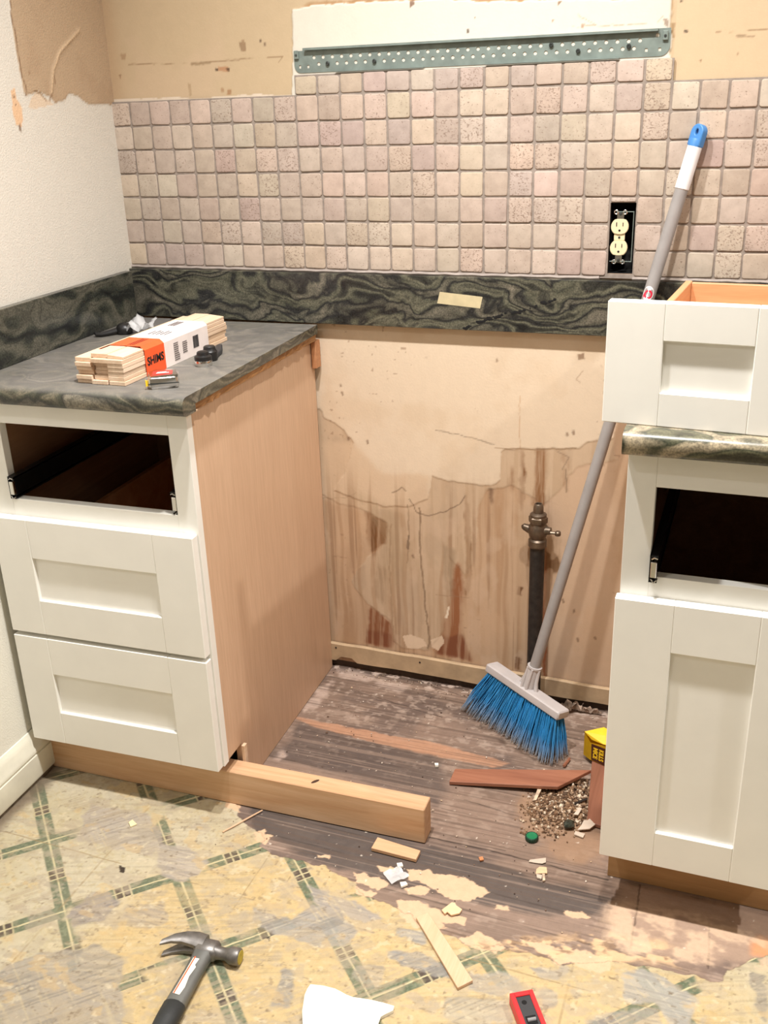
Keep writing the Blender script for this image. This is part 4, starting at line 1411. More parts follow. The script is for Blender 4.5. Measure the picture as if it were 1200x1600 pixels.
def right_cabinet():
    root = thing('base_cabinet', 'narrow white shaker base cabinet with one door and an empty drawer opening, at right edge', 'cabinet', RC)
    ff = boxes((0, 0.0430, 0, 0.019, 0.115, 0.8580), (0.2620, 0.3050, 0, 0.019, 0.115, 0.8580), (0.043, 0.262, 0.0002, 0.019, 0.8035, 0.858), (0.043, 0.262, 0.0002, 0.019, 0.607, 0.6560), (0.043, 0.262, 0.0004, 0.019, 0.115, 0.142), bev=0.0006)
    obj('face_frame', ff, M['white_paint'], root, False)
    for x, nm in ((0.0035, 'side_panel'), (0.2895, 'side_panel')):
        sp = prism([(0.0192, 0.115), (0.0192, 0.858), (0.605, 0.858), (0.605, 0.0), (0.080, 0.0), (0.080, 0.115)], x, x + 0.012)
        tf(sp, Matrix(((0, 0, 1, 0), (1, 0, 0, 0), (0, 1, 0, 0), (0, 0, 0, 1))))
        obj(nm, sp, M['maple_ply'], root, False)
    cs = boxes((0.0157, 0.2893, 0.595, 0.605, 0.09, 0.858), (0.0157, 0.2893, 0.0192, 0.595, 0.10, 0.115), (0.0157, 0.2893, 0.0192, 0.10, 0.846, 0.858), (0.0157, 0.2893, 0.10, 0.595, 0.852, 0.858))
    obj('carcass', cs, M['shaded_interior'], root, False)
    obj('toe_kick', box(0.0035, 0.3015, 0.062, 0.0795, 0.0, 0.1148), M['toe_ply'], root, False)
    obj('door', shaker(-0.0045, 0.3010, 0.1150, 0.6210, 0.0860, 0.2120, 0.1860, 0.5360), M['white_paint'], root, False)
    slide(root, 0.0432, -0.0125, 0.53, 0.6735, 'left')
    return root


right_cabinet()
root = thing('granite_countertop', 'polished dark granite countertop with rounded edge on the right cabinet, under the loose drawer', 'countertop', RC)
ex_left('stone_slab', counter_profile(-0.036, 0.588, 0.8600, 0.8960, 0.0358), -0.0065, 0.312, GR_TOP2, root)
root2 = root


def loose_drawer():
    root = thing('drawer', 'loose white shaker drawer with a light wood box set down on the right countertop', 'drawer', (1.2015, -0.5985, 0.8962), (0, 0, math.radians(-4)))
    W_ = 0.287
    obj('drawer_front', shaker(0, W_, 0, 0.181, 0.0815, 0.2055, 0.0510, 0.1265, 0.0, 0.019), M['white_paint'], root, False)
    for x in (0.0360, 0.2390):
        obj('drawer_side', box(x, x + 0.012, 0.0195, 0.500, 0.0008, 0.130, 0.001), m_wood('drawer_side_wood', (222, 172, 128), (208, 152, 108), 'y', 0.7, 0.4), root, False)
    obj('drawer_back', box(0.0482, 0.2388, 0.4880, 0.4998, 0.0008, 0.128, 0.001), M['drawer_wood'], root, False)
    obj('drawer_subfront', box(0.0482, 0.2388, 0.0195, 0.0315, 0.0008, 0.128, 0.001), M['drawer_wood'], root, False)
    obj('drawer_bottom', box(0.0482, 0.2388, 0.0317, 0.4878, 0.012, 0.018), M['drawer_wood'], root, False)


loose_drawer()

# loose lumber under the cabinet front
root = thing('lumber_beam', 'thick pale pine beam lying on the floor along the left cabinet toe space', 'lumber', (0.0275, -0.5915, 0), (0, 0, math.radians(1.2)))
obj('beam', box(0.0, 0.871, 0.0, 0.0425, 0.0, 0.0810, 0.0016), M['pine'], root)
kn = lathe([(0.0055, 0), (0.0048, 0.0005), (0, 0.0007)], 12)
kp = on_z(493, 1221, 0.081)
tf(kn, Matrix.Translation((kp.x - 0.0275, (kp.y + 0.5915) - (kp.x - 0.0275) * 0.021, 0.0807)) @ Matrix.Rotation(0.9, 4, 'Z') @ Matrix.Diagonal((1.9, 0.75, 1, 1)))
obj('knot_hole', kn, m_plain('knot', (62, 40, 24), 0.8), root)

# little wood pieces wedged about the cabinet
tag(obj('wood_cleat', box(0.4640, 0.4755, -0.030, -0.004, 0.795, 0.8575, 0.001), M['raw_wood'], None, False), 'small raw wood block behind the back top corner of the maple side panel', 'wood block')
s = box(-0.012, 0.012, 0.004, 0.024, -0.0009, 0.0009)
s = obj('wood_shim', box(-0.004, 0.0105, 0.000, 0.030, 0.8582, 0.8606), M['shim_wood'], None, False)
s.matrix_world = LGM @ Matrix.Translation((0, -0.004 + 0.0, 0))
tag(s, 'tiny pale shim wedged under the front corner of the left countertop', 'shim')
s = obj('wood_shim', box(-0.0035, 0.0035, -0.006, 0.006, 0.0, 0.118, 0.0006), M['shim_wood'], None, False)
s.location = (0.4895, -0.5330, 0.0)
tag(s, 'narrow upright shim standing behind the pine beam against the maple side panel', 'shim')


# ================================================================== ON THE COUNTER
def shim_bundle():
    x0, x1, y0, y1, z0 = 0.2520, 0.3555, -0.588, -0.212, 0.8947
    root = thing('shim_bundle', 'bundle of pale wood shims in an orange and white paper band on the left countertop', 'shims', (x0, y0, z0))
    r = random.Random(9)
    W_ = (x1 - x0) / 3
    rows = 7
    hh = 0.0079
    for j in range(rows):
        for i in range(3):
            if j == rows - 1 and i == 0:
                continue
            dx = r.uniform(-0.0012, 0.0012) + (0.006 * (1 if j % 2 else -1) if i == 1 else 0) * 0.4
            dy = r.uniform(-0.004, 0.006) + (0.010 if (i == 1 and j in (2, 3, 4)) else 0)
            de = r.uniform(-0.006, 0.004)
            a = box(i * W_ + dx + .0004, (i + 1) * W_ + dx - .0004, dy, (y1 - y0) + de, j * hh + 0.0002, (j + 1) * hh - 0.0002, 0.0006)
            # the sides round off a little towards the top
            if j == rows - 1:
                for q in a.verts:
                    if i == 2 and q.co.x > 2.6 * W_ and q.co.z > j * hh + .004:
                        q.co.z -= 0.003
            obj('shim', a, M['shim_wood'], root, False)

    # printed paper band, wrapped round the shims
    def band(name, ya, yb, mat, grow):
        g = 0.0009 + grow
        H = rows * hh
        sec = [(-g, 0.0001), (-g, H - 0.010), (W_ * 0.95 - 0.002, H + g), (3 * W_ - 0.006, H + g), (3 * W_ + g + .001, H - 0.006), (3 * W_ + g + .0012, 0.0001)]
        inn = [(a + (0.0004 if a < 0.05 else -0.0004), b - (0.0004 if b > 0.03 else 0)) for a, b in sec]
        bm = bmesh.new()
        A = [[bm.verts.new((p[0], y, p[1])) for p in sec] for y in (ya, yb)]
        B = [[bm.verts.new((p[0], y, p[1])) for p in inn] for y in (ya, yb)]
        for k in range(len(sec) - 1):
            bm.faces.new((A[0][k], A[0][k + 1], A[1][k + 1], A[1][k]))
            bm.faces.new((B[0][k], B[1][k], B[1][k + 1], B[0][k + 1]))
            bm.faces.new((A[0][k], B[0][k], B[0][k + 1], A[0][k + 1]))
            bm.faces.new((A[1][k], A[1][k + 1], B[1][k + 1], B[1][k]))
        return obj(name, bm, mat, root, False)
    oa = band('orange_band', 0.066, 0.132, M['orange_label'], 0.0003)
    wb = band('white_band', 0.130, 0.296, M['paper_white'], 0.0)
    xs_ = 3 * W_ + 0.0026
    H = rows * hh
    side = lambda y, z: frame_matrix((xs_, y, z), (0, 1, 0), (0, 0, 1))
    t = text_bm('SHIMS', 0.021, 0.0002, 0.0006)
    tf(t, side(0.099, 0.026))
    obj('lettering', t, M['print_black'], oa, False)
    top = lambda x, y: frame_matrix((x, y, H + 0.0014), (0, 1, 0), (-1, 0, 0))
    t = boxes(*[(-0.026, 0.026 - 0.004 * (k % 2), -0.0016 + k * 0.005 - .01, 0.0006 + k * 0.005 - .01, 0, 0.0002) for k in range(3)])
    tf(t, top(0.066, 0.099))
    obj('small_print', t, M['brown_print'], oa, False)
    # fine print and bar code, too small to read
    r2 = random.Random(4)
    lines = bmesh.new()
    for cx, n, wd in ((0.168, 9, 0.020), (0.200, 6, 0.020)):
        for k in range(n):
            L = wd * r2.uniform(0.75, 1.0)
            merge(lines, tf(box(-wd / 2, -wd / 2 + L, -0.0008, 0.0008, 0, 0.0002), side(cx + 0.006, 0.040 - k * 0.0040 - (0.0 if n == 9 else 0.004))))
    obj('small_print', lines, M['print_grey'], wb, False)
    bars = bmesh.new()
    x = 0
    for k in range(12):
        wv = r2.choice((0.0006, 0.0010, 0.0015))
        merge(bars, tf(box(-0.012, 0.012, x, x + wv, 0, 0.0002), frame_matrix((xs_, 0.236, 0.027), (0, 0, 1), (0, 1, 0))))
        x += wv + 0.0008
    obj('bar_code', bars, M['print_black'], wb, False)
    l2 = bmesh.new()
    l3 = bmesh.new()
    for k in range(5):
        merge(l2, tf(box(-0.015 - 0.006 * (k % 2), 0.013, -0.0012, 0.0012, 0, 0.0002), top(0.088 - 0.009 * k, 0.178 + 0.006 * (k % 2))))
    for k in range(3):
        merge(l3, tf(box(-0.020, 0.020, -0.0015, 0.0015, 0, 0.0002), top(0.060 - 0.006 * k, 0.262)))
    obj('small_print', l2, M['print_grey'], wb, False)
    obj('small_print', l3, M['print_grey'], wb, False)


shim_bundle()


def tape_measure():
    root = thing('tape_measure', 'small chrome tape measure with a red label near the front of the left countertop', 'tape measure', (0.4215, -0.570, 0.8946), (0, 0, math.radians(33)))
    pts = []
    for cx, cy, a0 in ((0.019, 0.017, 0), (-0.014, 0.017, 90), (-0.020, -0.017, 180), (0.021, -0.019, 270)):
        rr = 0.010 if a0 in (0, 90) else 0.006
        for k in range(6):
            a = math.radians(a0 + 18 * k)
            pts.append((cx + rr * math.cos(a), cy + rr * math.sin(a)))
    b = prism(pts, 0, 0.0235)
    bmesh.ops.bevel(b, geom=[e for e in b.edges if abs(e.verts[0].co.z - e.verts[1].co.z) < 1e-6], offset=0.0045, segments=3, affect='EDGES')
    obj('case', b, M['chrome'], root)
    l = prism([(p[0] * 0.66, p[1] * 0.60) for p in pts], 0.0234, 0.0239)
    lo = obj('label', l, M['red_label'], root)
    hl = boxes((-0.010, 0.012, -0.003, 0.0005, 0.0239, 0.0241), (-0.008, 0.008, 0.004, 0.006, 0.0239, 0.0241))
    obj('label_print', hl, M['sticker_white'], lo, False)
    t = boxes((-0.0292, -0.0262, -0.0185, -0.0165, 0.006, 0.016), (-0.0300, -0.0290, -0.0200, -0.0160, 0.005, 0.017))
    obj('blade_tip', t, M['yellow_card'], root, False)
    obj('seam', box(-0.0265, 0.0275, -0.0254, -0.0246, 0.0095, 0.0112), M['screw'], root, False)


tape_measure()


def coupling():
    root = thing('pipe_coupling', 'black and chrome hose coupling lying beside the shim bundle on the left countertop', 'coupling', (0.4165, -0.418, 0.8946), (0, 0, math.radians(8)))
    obj('chrome_ring', lathe([(0.0160, 0), (0.0170, 0.002), (0.0170, 0.009), (0.0162, 0.0105)], 28), M['chrome'], root)
    obj('black_nut', lathe([(0.0162, 0.0100), (0.0168, 0.012), (0.0166, 0.018), (0.0120, 0.0205), (0.0110, 0.026), (0.0085, 0.0275), (0, 0.0275)], 20), M['black'], root)
    b = lathe([(0.0135, 0), (0.0150, 0.003), (0.0150, 0.018), (0.0120, 0.022), (0.0115, 0.027), (0.009, 0.029), (0, 0.029)], 20)
    tf(b, Matrix.Translation((-0.002, 0.040, 0)))
    merge(b, boxes((-0.010, 0.006, 0.010, 0.034, 0.002, 0.014, 0.002)))
    obj('body', b, M['black'], root)
    c = prism([(-0.010, 0.048), (0.008, 0.050), (0.002, 0.095), (-0.014, 0.138), (-0.024, 0.132), (-0.014, 0.090)], 0.0, 0.010, 0.002)
    obj('tail', c, M['dark_plastic'], root)


coupling()
g = obj('metal_plate', prism([tuple(on_z(u, v, 0.897))[:2] for u, v in ((180, 520), (216, 496), (268, 498), (250, 516))], 0.8946, 0.8976, 0.0006), M['grey_plate'], None, False)
tag(g, 'flat grey metal plate lying on the left countertop behind the shim bundle', 'plate')


def crumple(pts, z, amp, seed, thick=0.0006, n=10):
    """thin creased sheet spanning the four corner points"""
    r = random.Random(seed)
    bm = bmesh.new()
    P = [Vector((p[0], p[1], 0)) for p in pts]
    G = []
    for i in range(n + 1):
        row = []
        for j in range(n + 1):
            s_, t_ = i / n, j / n
            q = (P[0] * (1 - s_) + P[1] * s_) * (1 - t_) + (P[3] * (1 - s_) + P[2] * s_) * t_
            row.append(Vector((q.x + r.uniform(-1, 1) * amp * 0.15, q.y + r.uniform(-1, 1) * amp * 0.15, z + abs(math.sin(s_ * 5.1 + seed) * math.cos(t_ * 4.3 + seed * 2)) * amp + r.uniform(0, amp * 0.35))))
        G.append(row)
    T = [[bm.verts.new(v) for v in row] for row in G]
    Bt = [[bm.verts.new(v - Vector((0, 0, thick))) for v in row] for row in G]
    for i in range(n):
        for j in range(n):
            bm.faces.new((T[i][j], T[i + 1][j], T[i + 1][j + 1], T[i][j + 1]))
            bm.faces.new((Bt[i][j], Bt[i][j + 1], Bt[i + 1][j + 1], Bt[i + 1][j]))
    for i in range(n):
        for (a, b, j) in ((T, Bt, 0), (T, Bt, n)):
            bm.faces.new((a[i][j], b[i][j], b[i + 1][j], a[i + 1][j]))
            bm.faces.new((a[j][i], b[j][i], b[j][i + 1], a[j][i + 1]))
    return bm


g = obj('plastic_bag', crumple([(0.058, -0.125), (0.150, -0.150), (0.165, -0.235), (0.105, -0.215)], 0.8992, 0.022, 3), M['clear'], None, True, 180)
tag(g, 'small clear plastic bag crumpled on the left countertop behind the shim bundle', 'bag')
kc = thing('cable_clip', 'small black hooked plastic piece by the clear bag on the left countertop', 'clip', (0.092, -0.200, 0.8946))
obj('body', tf(lathe([(0.016, 0), (0.019, 0.004), (0.019, 0.013), (0.013, 0.021), (0.006, 0.024), (0, 0.024)], 18), Matrix.Diagonal((1.0, 0.9, 1, 1))), M['black'], kc)
obj('tail', tube([(-0.010, -0.006, 0.009), (-0.022, -0.028, 0.007), (-0.032, -0.040, 0.0055), (-0.042, -0.046, 0.0065), (-0.046, -0.044, 0.010)], [0.007, 0.0055, 0.0050, 0.0045, 0.003], 10), M['black'], kc)


# ================================================================== BROOM
def broom():
    T = Vector((1.2722, -0.0215, 1.2950))
    Lo = Vector((1.0135, -0.1385, 0.1560))
    ax = (T - Lo).normalized()
    A = Vector((0.8470, -0.0760, 0.0012))
    B = Vector((1.0980, -0.2320, 0.0012))
    H0 = Vector((0.9070, -0.0840, 0.1215))
    H1 = Vector((1.0930, -0.2025, 0.1045))
    nrm = (H1 - H0).cross(ax).normalized()
    if nrm.y > 0:
        nrm = -nrm
    root = thing('broom', 'blue bristled broom with a grey pole leaning against the tiled wall', 'broom', (1.0, -0.15, 0))
    off = Matrix.Translation((-1.0, 0.15, 0))

    def alongM(p):                       # frame with z along the pole
        return off @ frame_matrix(p, nrm.cross(ax), -nrm) @ Matrix.Identity(4)
    ex = ax.cross(nrm).normalized()

    def pole(d0, d1, prof):
        F_ = Matrix((ex, -nrm if False else ax.cross(ex), ax)).transposed().to_4x4()
        F_.translation = Lo + ax * d0
        bm = lathe(prof, 24)
        return tf(bm, off @ F_), F_
    Lt = (T - Lo).length
    dw = Lt - 0.040
    dg = Lt - 0.116
    bm, Fm = pole(0, 0, [(0.0122, -0.010), (0.0122, dg + 0.004)])
    po = obj('pole', bm, M['pole'], root)
    bm, _ = pole(0, 0, [(0.0124, dg), (0.0134, dg + 0.001), (0.0134, dw), (0.0126, dw + 0.001)])
    obj('white_grip', bm, M['broom_white'], root)
    # blue hanging cap with an eye through it
    pts = []
    for i in range(25):
        a = math.pi * i / 24
        pts.append((0.0125 * math.cos(a), 0.026 + 0.0125 * math.sin(a)))
    c = bpy.data.curves.new('t', 'CURVE')
    c.dimensions = '2D'
    c.fill_mode = 'BOTH'
    c.extrude = 0.0058
    c.bevel_depth = 0.0022
    c.bevel_resolution = 2
    for P in ([(0.0112, 0.004)] + [(x * 0.9, y - .001) for x, y in pts] + [(-0.0112, 0.004)], [(0.0050 * math.cos(-2 * math.pi * i / 18), 0.0255 + 0.0075 * math.sin(-2 * math.pi * i / 18)) for i in range(18)]):
        s = c.splines.new('POLY')
        s.points.add(len(P) - 1)
        for q, (x, y) in zip(s.points, P):
            q.co = (x, y, 0, 1)
        s.use_cyclic_u = True
    o_ = bpy.data.objects.new('t', c)
    COL.objects.link(o_)
    me = bpy.data.meshes.new_from_object(o_)
    bm = bmesh.new()
    bm.from_mesh(me)
    bpy.data.objects.remove(o_)
    F2 = Matrix((ex, ax, ex.cross(ax))).transposed().to_4x4()
    F2.translation = Lo + ax * dw
    tf(bm, off @ F2)
    b2, _ = pole(0, 0, [(0.0132, dw), (0.0130, dw + 0.010), (0.0118, dw + 0.014)])
    merge(bm, b2)
    obj('hang_cap', bm, M['broom_blue'], root)
    # sticker on the pole, letters running down it
    d = (Vector((1.2036, -0.0555, 0.99)) - Lo).dot(ax)
    view = (Vector(CAM_LOC) - (Lo + ax * d))
    view = (view - ax * view.dot(ax)).normalized()
    a0 = math.atan2(view.dot(ax.cross(ex)), view.dot(ex)) - 0.25

    def wrap(bm, zc):
        for v in bm.verts:
            a = a0 + v.co.y / 0.0124
            rr = 0.01225 + v.co.z
            p = Lo + ax * (d + zc - v.co.x) + ex * (rr * math.cos(a)) + ax.cross(ex) * (rr * math.sin(a))
            v.co = p
        return tf(bm, off)

    def ell(rx, ry, z, n=28):
        bm = bmesh.new()
        cen = bm.verts.new((0, 0, z))
        ring = [bm.verts.new((rx * math.cos(2 * math.pi * i / n), ry * math.sin(2 * math.pi * i / n), z)) for i in range(n)]
        for i in range(n):
            bm.faces.new((cen, ring[i], ring[(i + 1) % n]))
        return bm
    st = obj('sticker', wrap(ell(0.014, 0.011, 0.0002), 0.002), M['sticker_white'], root)
    obj('lettering', wrap(text_bm('Q', 0.022, 0.0002, 0.0008), 0.0), M['logo_red'], st, False)
    st = obj('sticker', wrap(tf(ell(0.017, 0.006, 0.0002), Matrix.Translation((0.026, 0, 0))), 0.002), M['sticker_white'], root)
    obj('lettering', wrap(tf(text_bm('uic', 0.013, 0.0002, 0.0006), Matrix.Translation((0.024, 0, 0))), 0.0), M['logo_red'], st, False)
    # socket and head
    hx_ = (H1 - H0).normalized()
    Hm = (H0 + H1) / 2
    hz_ = hx_.cross(nrm).normalized()
    if hz_.dot(ax) < 0:
        hz_ = -hz_
    foot = H0 + hx_ * (Lo - H0).dot(hx_)
    FH = Matrix((hx_, nrm, hz_)).transposed().to_4x4()
    FH.translation = Hm
    L = (H1 - H0).length + 0.012
    hb = box(-L / 2, L / 2, -0.019, 0.019, -0.012, 0.009, 0.0075, 3)
    obj('head', tf(hb, off @ FH), M['broom_grey'], root)
    s0 = Lo + ax * 0.018
    s1 = Lo - ax * 0.048
    sk = tube([s0, s0 - ax * 0.004, s0 - ax * 0.0045, s1], [0.0168, 0.0168, 0.0150, 0.0160], 20)
    for sgn in (-1, 1):
        merge(sk, tube([s0 - ax * 0.004 + ex * 0.015 * sgn, s0 - ax * 0.035 + ex * 0.017 * sgn, s1 + ex * 0.026 * sgn], [0.0035, 0.0045, 0.0060], 8))
        merge(sk, tube([s0 - ax * 0.004 - nrm * 0.004 * 0 + ex * 0.007 * sgn + (nrm * -0.0135 if nrm.dot(view) < 0 else nrm * 0.0135), s1 + ex * 0.007 * sgn + (nrm * -0.016 if nrm.dot(view) < 0 else nrm * 0.016)], [0.0030, 0.0036], 8))
    obj('socket', tf(sk, off), M['broom_grey'], root)
    # bristles
    bm = bmesh.new()
    lay = bm.verts.layers.float_color.new('Col')
    r = random.Random(8)
    blue, tip = lin((44, 136, 196)), lin((168, 164, 158))
    dk = lin((24, 92, 150))
    nt = 30
    for i in range(nt):
        for row in range(4):
            t = (i + 0.5 + 0.25 * ((row % 2) - 0.5)) / nt
            yo = (row - 1.5) * 0.0085
            base = H0.lerp(H1, t * 0.985 + 0.0075) + nrm * yo - hz_ * 0.008
            for k in range(9):
                tt = t + r.gauss(0, 0.013)
                end = A.lerp(B, tt) + nrm * (yo * 2.3 + r.gauss(0, 0.005))
                end.z = max(0.0015, 0.002 + abs(r.gauss(0, 0.004)))
                st_ = base + hx_ * r.uniform(-0.0026, 0.0026) + nrm * r.uniform(-0.0026, 0.0026)
                mid = st_.lerp(end, 0.55) + nrm * r.gauss(0, 0.0012) + hx_ * r.gauss(0, 0.0018)
                q = [st_, mid, st_.lerp(end, 0.82) + hx_ * r.gauss(0, 0.0012), end]
                tb = tube(q, [0.00085, 0.00095, 0.0009, 0.0004], 4, False)
                n0 = len(bm.verts)
                idx = {}
                sh = r.random()
                for vi, vv in enumerate(tb.verts):
                    nv = bm.verts.new(off @ vv.co)
                    ring = vi // 4
                    f = (0, 0.04 * sh, 0.22 + 0.35 * sh, 0.75 + 0.25 * sh)[ring]
                    bc = [blue[c_] * (0.75 + 0.5 * sh) for c_ in range(3)]
                    nv[lay] = tuple(bc[c_] * (1 - f) + tip[c_] * f for c_ in range(3)) + (1,)
                    idx[vv.index] = nv
                tb.verts.index_update()
                for fc in tb.faces:
                    bm.faces.new([idx[vv.index] for vv in fc.verts])
                tb.free()
    k = NT('bristle')
    at = k.n('ShaderNodeVertexColor')
    at.layer_name = 'Col'
    k.base(at.outputs['Color'])
    k.set(0.45)
    me = bpy.data.meshes.new('bristles')
    bm.to_mesh(me)
    bm.free()
    me.materials.append(k.m)
    bo = bpy.data.objects.new('bristles', me)
    COL.objects.link(bo)
    bo.parent = root


broom()


# ================================================================== ON THE FLOOR
def slab(name, px, z, th, mat, label, cat, bev=0.0006, grp=None, z0=0.0004):
    b = prism([tuple(on_z(u, v, z))[:2] for u, v in px], z0, z0 + th, bev)
    o = obj(name, b, mat, None, False)
    tag(o, label, cat, grp)
    return o


def hammer():
    root = thing('claw_hammer', 'worn steel claw hammer with black rubber grip lying on the patterned vinyl floor', 'hammer', (0.6300, -0.9560, 0.0004), (0, 0, math.radians(4.5)))
    h = lathe([(0.0125, 0), (0.0142, 0.0015), (0.0148, 0.004), (0.0148, 0.018), (0.0128, 0.021), (0.0105, 0.026), (0.0108, 0.036), (0.0125, 0.046)], 24)
    tf(h, Matrix.Translation((0.0640, -0.004, 0.0155)) @ Matrix.Rotation(-math.pi / 2, 4, 'Y'))
    chk = boxes((-0.019, 0.024, -0.020, 0.015, 0.0025, 0.0295, 0.007))
    merge(h, chk)
    for sg in (-1, 1):
        pts = [(-0.004, 0.004, 0.016 + sg * 0.004), (-0.022, 0.006, 0.016 + sg * 0.0075), (-0.042, 0.003, 0.016 + sg * 0.0105), (-0.060, -0.005, 0.016 + sg * 0.0125), (-0.076, -0.018, 0.016 + sg * 0.0130)]
        c = bmesh.new()
        rings = []
        for (x, y, z), hw, hh in zip(pts, (0.0165, 0.0150, 0.0120, 0.0090, 0.0060), (0.0100, 0.0078, 0.0064, 0.0048, 0.0028)):
            rings.append([c.verts.new((x + dx, y + dy, z + dz)) for dx, dy, dz in ((0, hw, hh * .5), (0, hw * .6, hh), (0, -hw * .6, hh), (0, -hw, hh * .5), (0, -hw, -hh * .5), (0, -hw * .6, -hh), (0, hw * .6, -hh), (0, hw, -hh * .5))])
        for a, b in zip(rings, rings[1:]):
            for i in range(8):
                c.faces.new((a[i], a[(i + 1) % 8], b[(i + 1) % 8], b[i]))
        c.faces.new(rings[0])
        c.faces.new(rings[-1][::-1])
        merge(h, c)
    ho = obj('head', h, M['steel_hammer'], root, True, 50)
    f = lathe([(0.0118, 0), (0.0118, 0.0006), (0, 0.0010)], 20)
    tf(f, Matrix.Translation((0.0640, -0.004, 0.0155)) @ Matrix.Rotation(math.pi / 2, 4, 'Y'))
    fo = obj('striking_face', f, M['yellow_worn'], ho)
    fo['label'] = 'yellowed round striking face'
    nk = bmesh.new()
    rings = []
    for y, hw, hh in ((-0.008, 0.0185, 0.0120), (-0.024, 0.0158, 0.0110), (-0.045, 0.0150, 0.0095), (-0.090, 0.0160, 0.0095), (-0.130, 0.0165, 0.0100)):
        rings.append([nk.verts.new((hw * cx, y, 0.0155 + hh * cz)) for cx, cz in ((1, .55), (.7, 1), (-.7, 1), (-1, .55), (-1, -.55), (-.7, -1), (.7, -1), (1, -.55))])
    for a, b in zip(rings, rings[1:]):
        for i in range(8):
            nk.faces.new((a[i], a[(i + 1) % 8], b[(i + 1) % 8], b[i]))
    nk.faces.new(rings[0])
    nk.faces.new(rings[-1][::-1])
    no = obj('neck', nk, M['hammer_grey'], root, True, 50)
    lb = prism([(-0.0085, -0.026), (0.0030, -0.028), (0.0010, -0.046), (0.0045, -0.050), (0.0020, -0.070), (0.0050, -0.092), (0.0030, -0.108), (-0.0095, -0.107)], 0.0256, 0.0259)
    lo = obj('label', lb, M['label_cream'], no, False)
    lo['label'] = 'torn cream paper label'
    obj('stripe', prism([(-0.0072, -0.026), (-0.0050, -0.026), (-0.0062, -0.107), (-0.0086, -0.107)], 0.0259, 0.0261), M['orange_label'], lo, False)
    gp = bmesh.new()
    rings = []
    for y, hw, hh in ((-0.118, 0.0170, 0.0110), (-0.121, 0.0192, 0.0140), (-0.150, 0.0188, 0.0140), (-0.200, 0.0150, 0.0130), (-0.260, 0.0165, 0.0145), (-0.305, 0.0175, 0.0150), (-0.312, 0.0150, 0.0125)):
        rings.append([gp.verts.new((hw * math.cos(2 * math.pi * i / 16), y, 0.0155 + hh * math.sin(2 * math.pi * i / 16))) for i in range(16)])
    for a, b in zip(rings, rings[1:]):
        for i in range(16):
            gp.faces.new((a[i], a[(i + 1) % 16], b[(i + 1) % 16], b[i]))
    gp.faces.new(rings[0])
    gp.faces.new(rings[-1][::-1])
    obj('grip', gp, M['rubber'], root, True, 50)


hammer()


def level():
    a, b = on_z(796, 1552, 0.022), on_z(834, 1545, 0.022)
    d = on_z(853, 1600, 0.022)
    ex = (b - a)
    ang = math.atan2(ex.y, ex.x)
    root = thing('spirit_level', 'red spirit level with a black inset face lying on the floor at the bottom edge', 'level', (a.x, a.y, 0.0004), (0, 0, ang))
    W_, L, t = 0.0385, 0.235, 0.022
    fr = boxes((0, 0.0075, -L, 0, 0, t, 0.0008), (W_ - 0.0075, W_, -L, 0, 0, t, 0.0008), (0.0070, W_ - 0.0070, -0.0085, 0, 0, t, 0.0008), (0.0070, W_ - 0.0070, -L, -L + 0.0085, 0, t, 0.0008))
    obj('frame', fr, M['red_plastic'], root, False)
    obj('inset_face', box(0.0072, W_ - 0.0072, -L + 0.0082, -0.0082, 0.002, t - 0.0025), M['dark_plastic'], root, False)
    h = tf(lathe([(0.0042, 0), (0.0042, 0.0004), (0, 0.0004)], 18), Matrix.Translation((W_ / 2 - 0.001, -0.020, t - 0.0026)))
    obj('hang_hole', h, M['hole_black'], root)
    v = boxes((0.0110, W_ - 0.0110, -0.062, -0.046, t - 0.003, t - 0.0020))
    vo = obj('vial_window', v, M['hole_black'], root, False)
    tb = tube([(0.0125, -0.054, t - 0.0012), (W_ - 0.0125, -0.054, t - 0.0012)], 0.0030, 10)
    obj('vial', tb, M['glass_bit'], vo)


level()
slab('wood_shim', [(650, 1434), (669, 1426), (739, 1532), (715, 1544)], 0.006, 0.0065, M['pine_pale'], 'long pale wood shim lying alone at the front on the torn vinyl edge', 'shim')
bs = slab('wood_shim', [(590, 1309), (657, 1330), (650, 1344), (580, 1326)], 0.006, 0.0075, M['pine'], 'short pale wood offcut on the floor just below the pine beam end', 'shim')
st = on_z(375, 1283, 0.002)
a, b = on_z(348, 1300, 0.002), on_z(410, 1266, 0.003)
s = obj('wood_splinter', tube([a, a.lerp(b, 0.5), b], [0.0016, 0.0019, 0.0014], 6), M['pine_pale'])
tag(s, 'thin straight wood splinter on the floor in front of the pine beam', 'splinter')


def plaster():
    px = [(485, 1538), (505, 1541), (524, 1545), (532, 1550), (541, 1555), (551, 1560), (566, 1561), (583, 1563), (600, 1568), (616, 1572), (614, 1579), (603, 1585), (594, 1589), (590, 1600), (592, 1625), (474, 1625), (473, 1600), (472, 1580), (476, 1556), (480, 1545)]
    b = prism([tuple(on_z(u, v, 0.006))[:2] for u, v in px], 0.0006, 0.0075)
    bmesh.ops.bevel(b, geom=[e for e in b.edges if all(v.co.z > 0.007 for v in e.verts)], offset=0.0012, segments=1, affect='EDGES')
    tag(obj('plaster_chunk', b, M['plaster'], None, False), 'big broken white plaster piece on the floor at the bottom edge', 'plaster')


plaster()


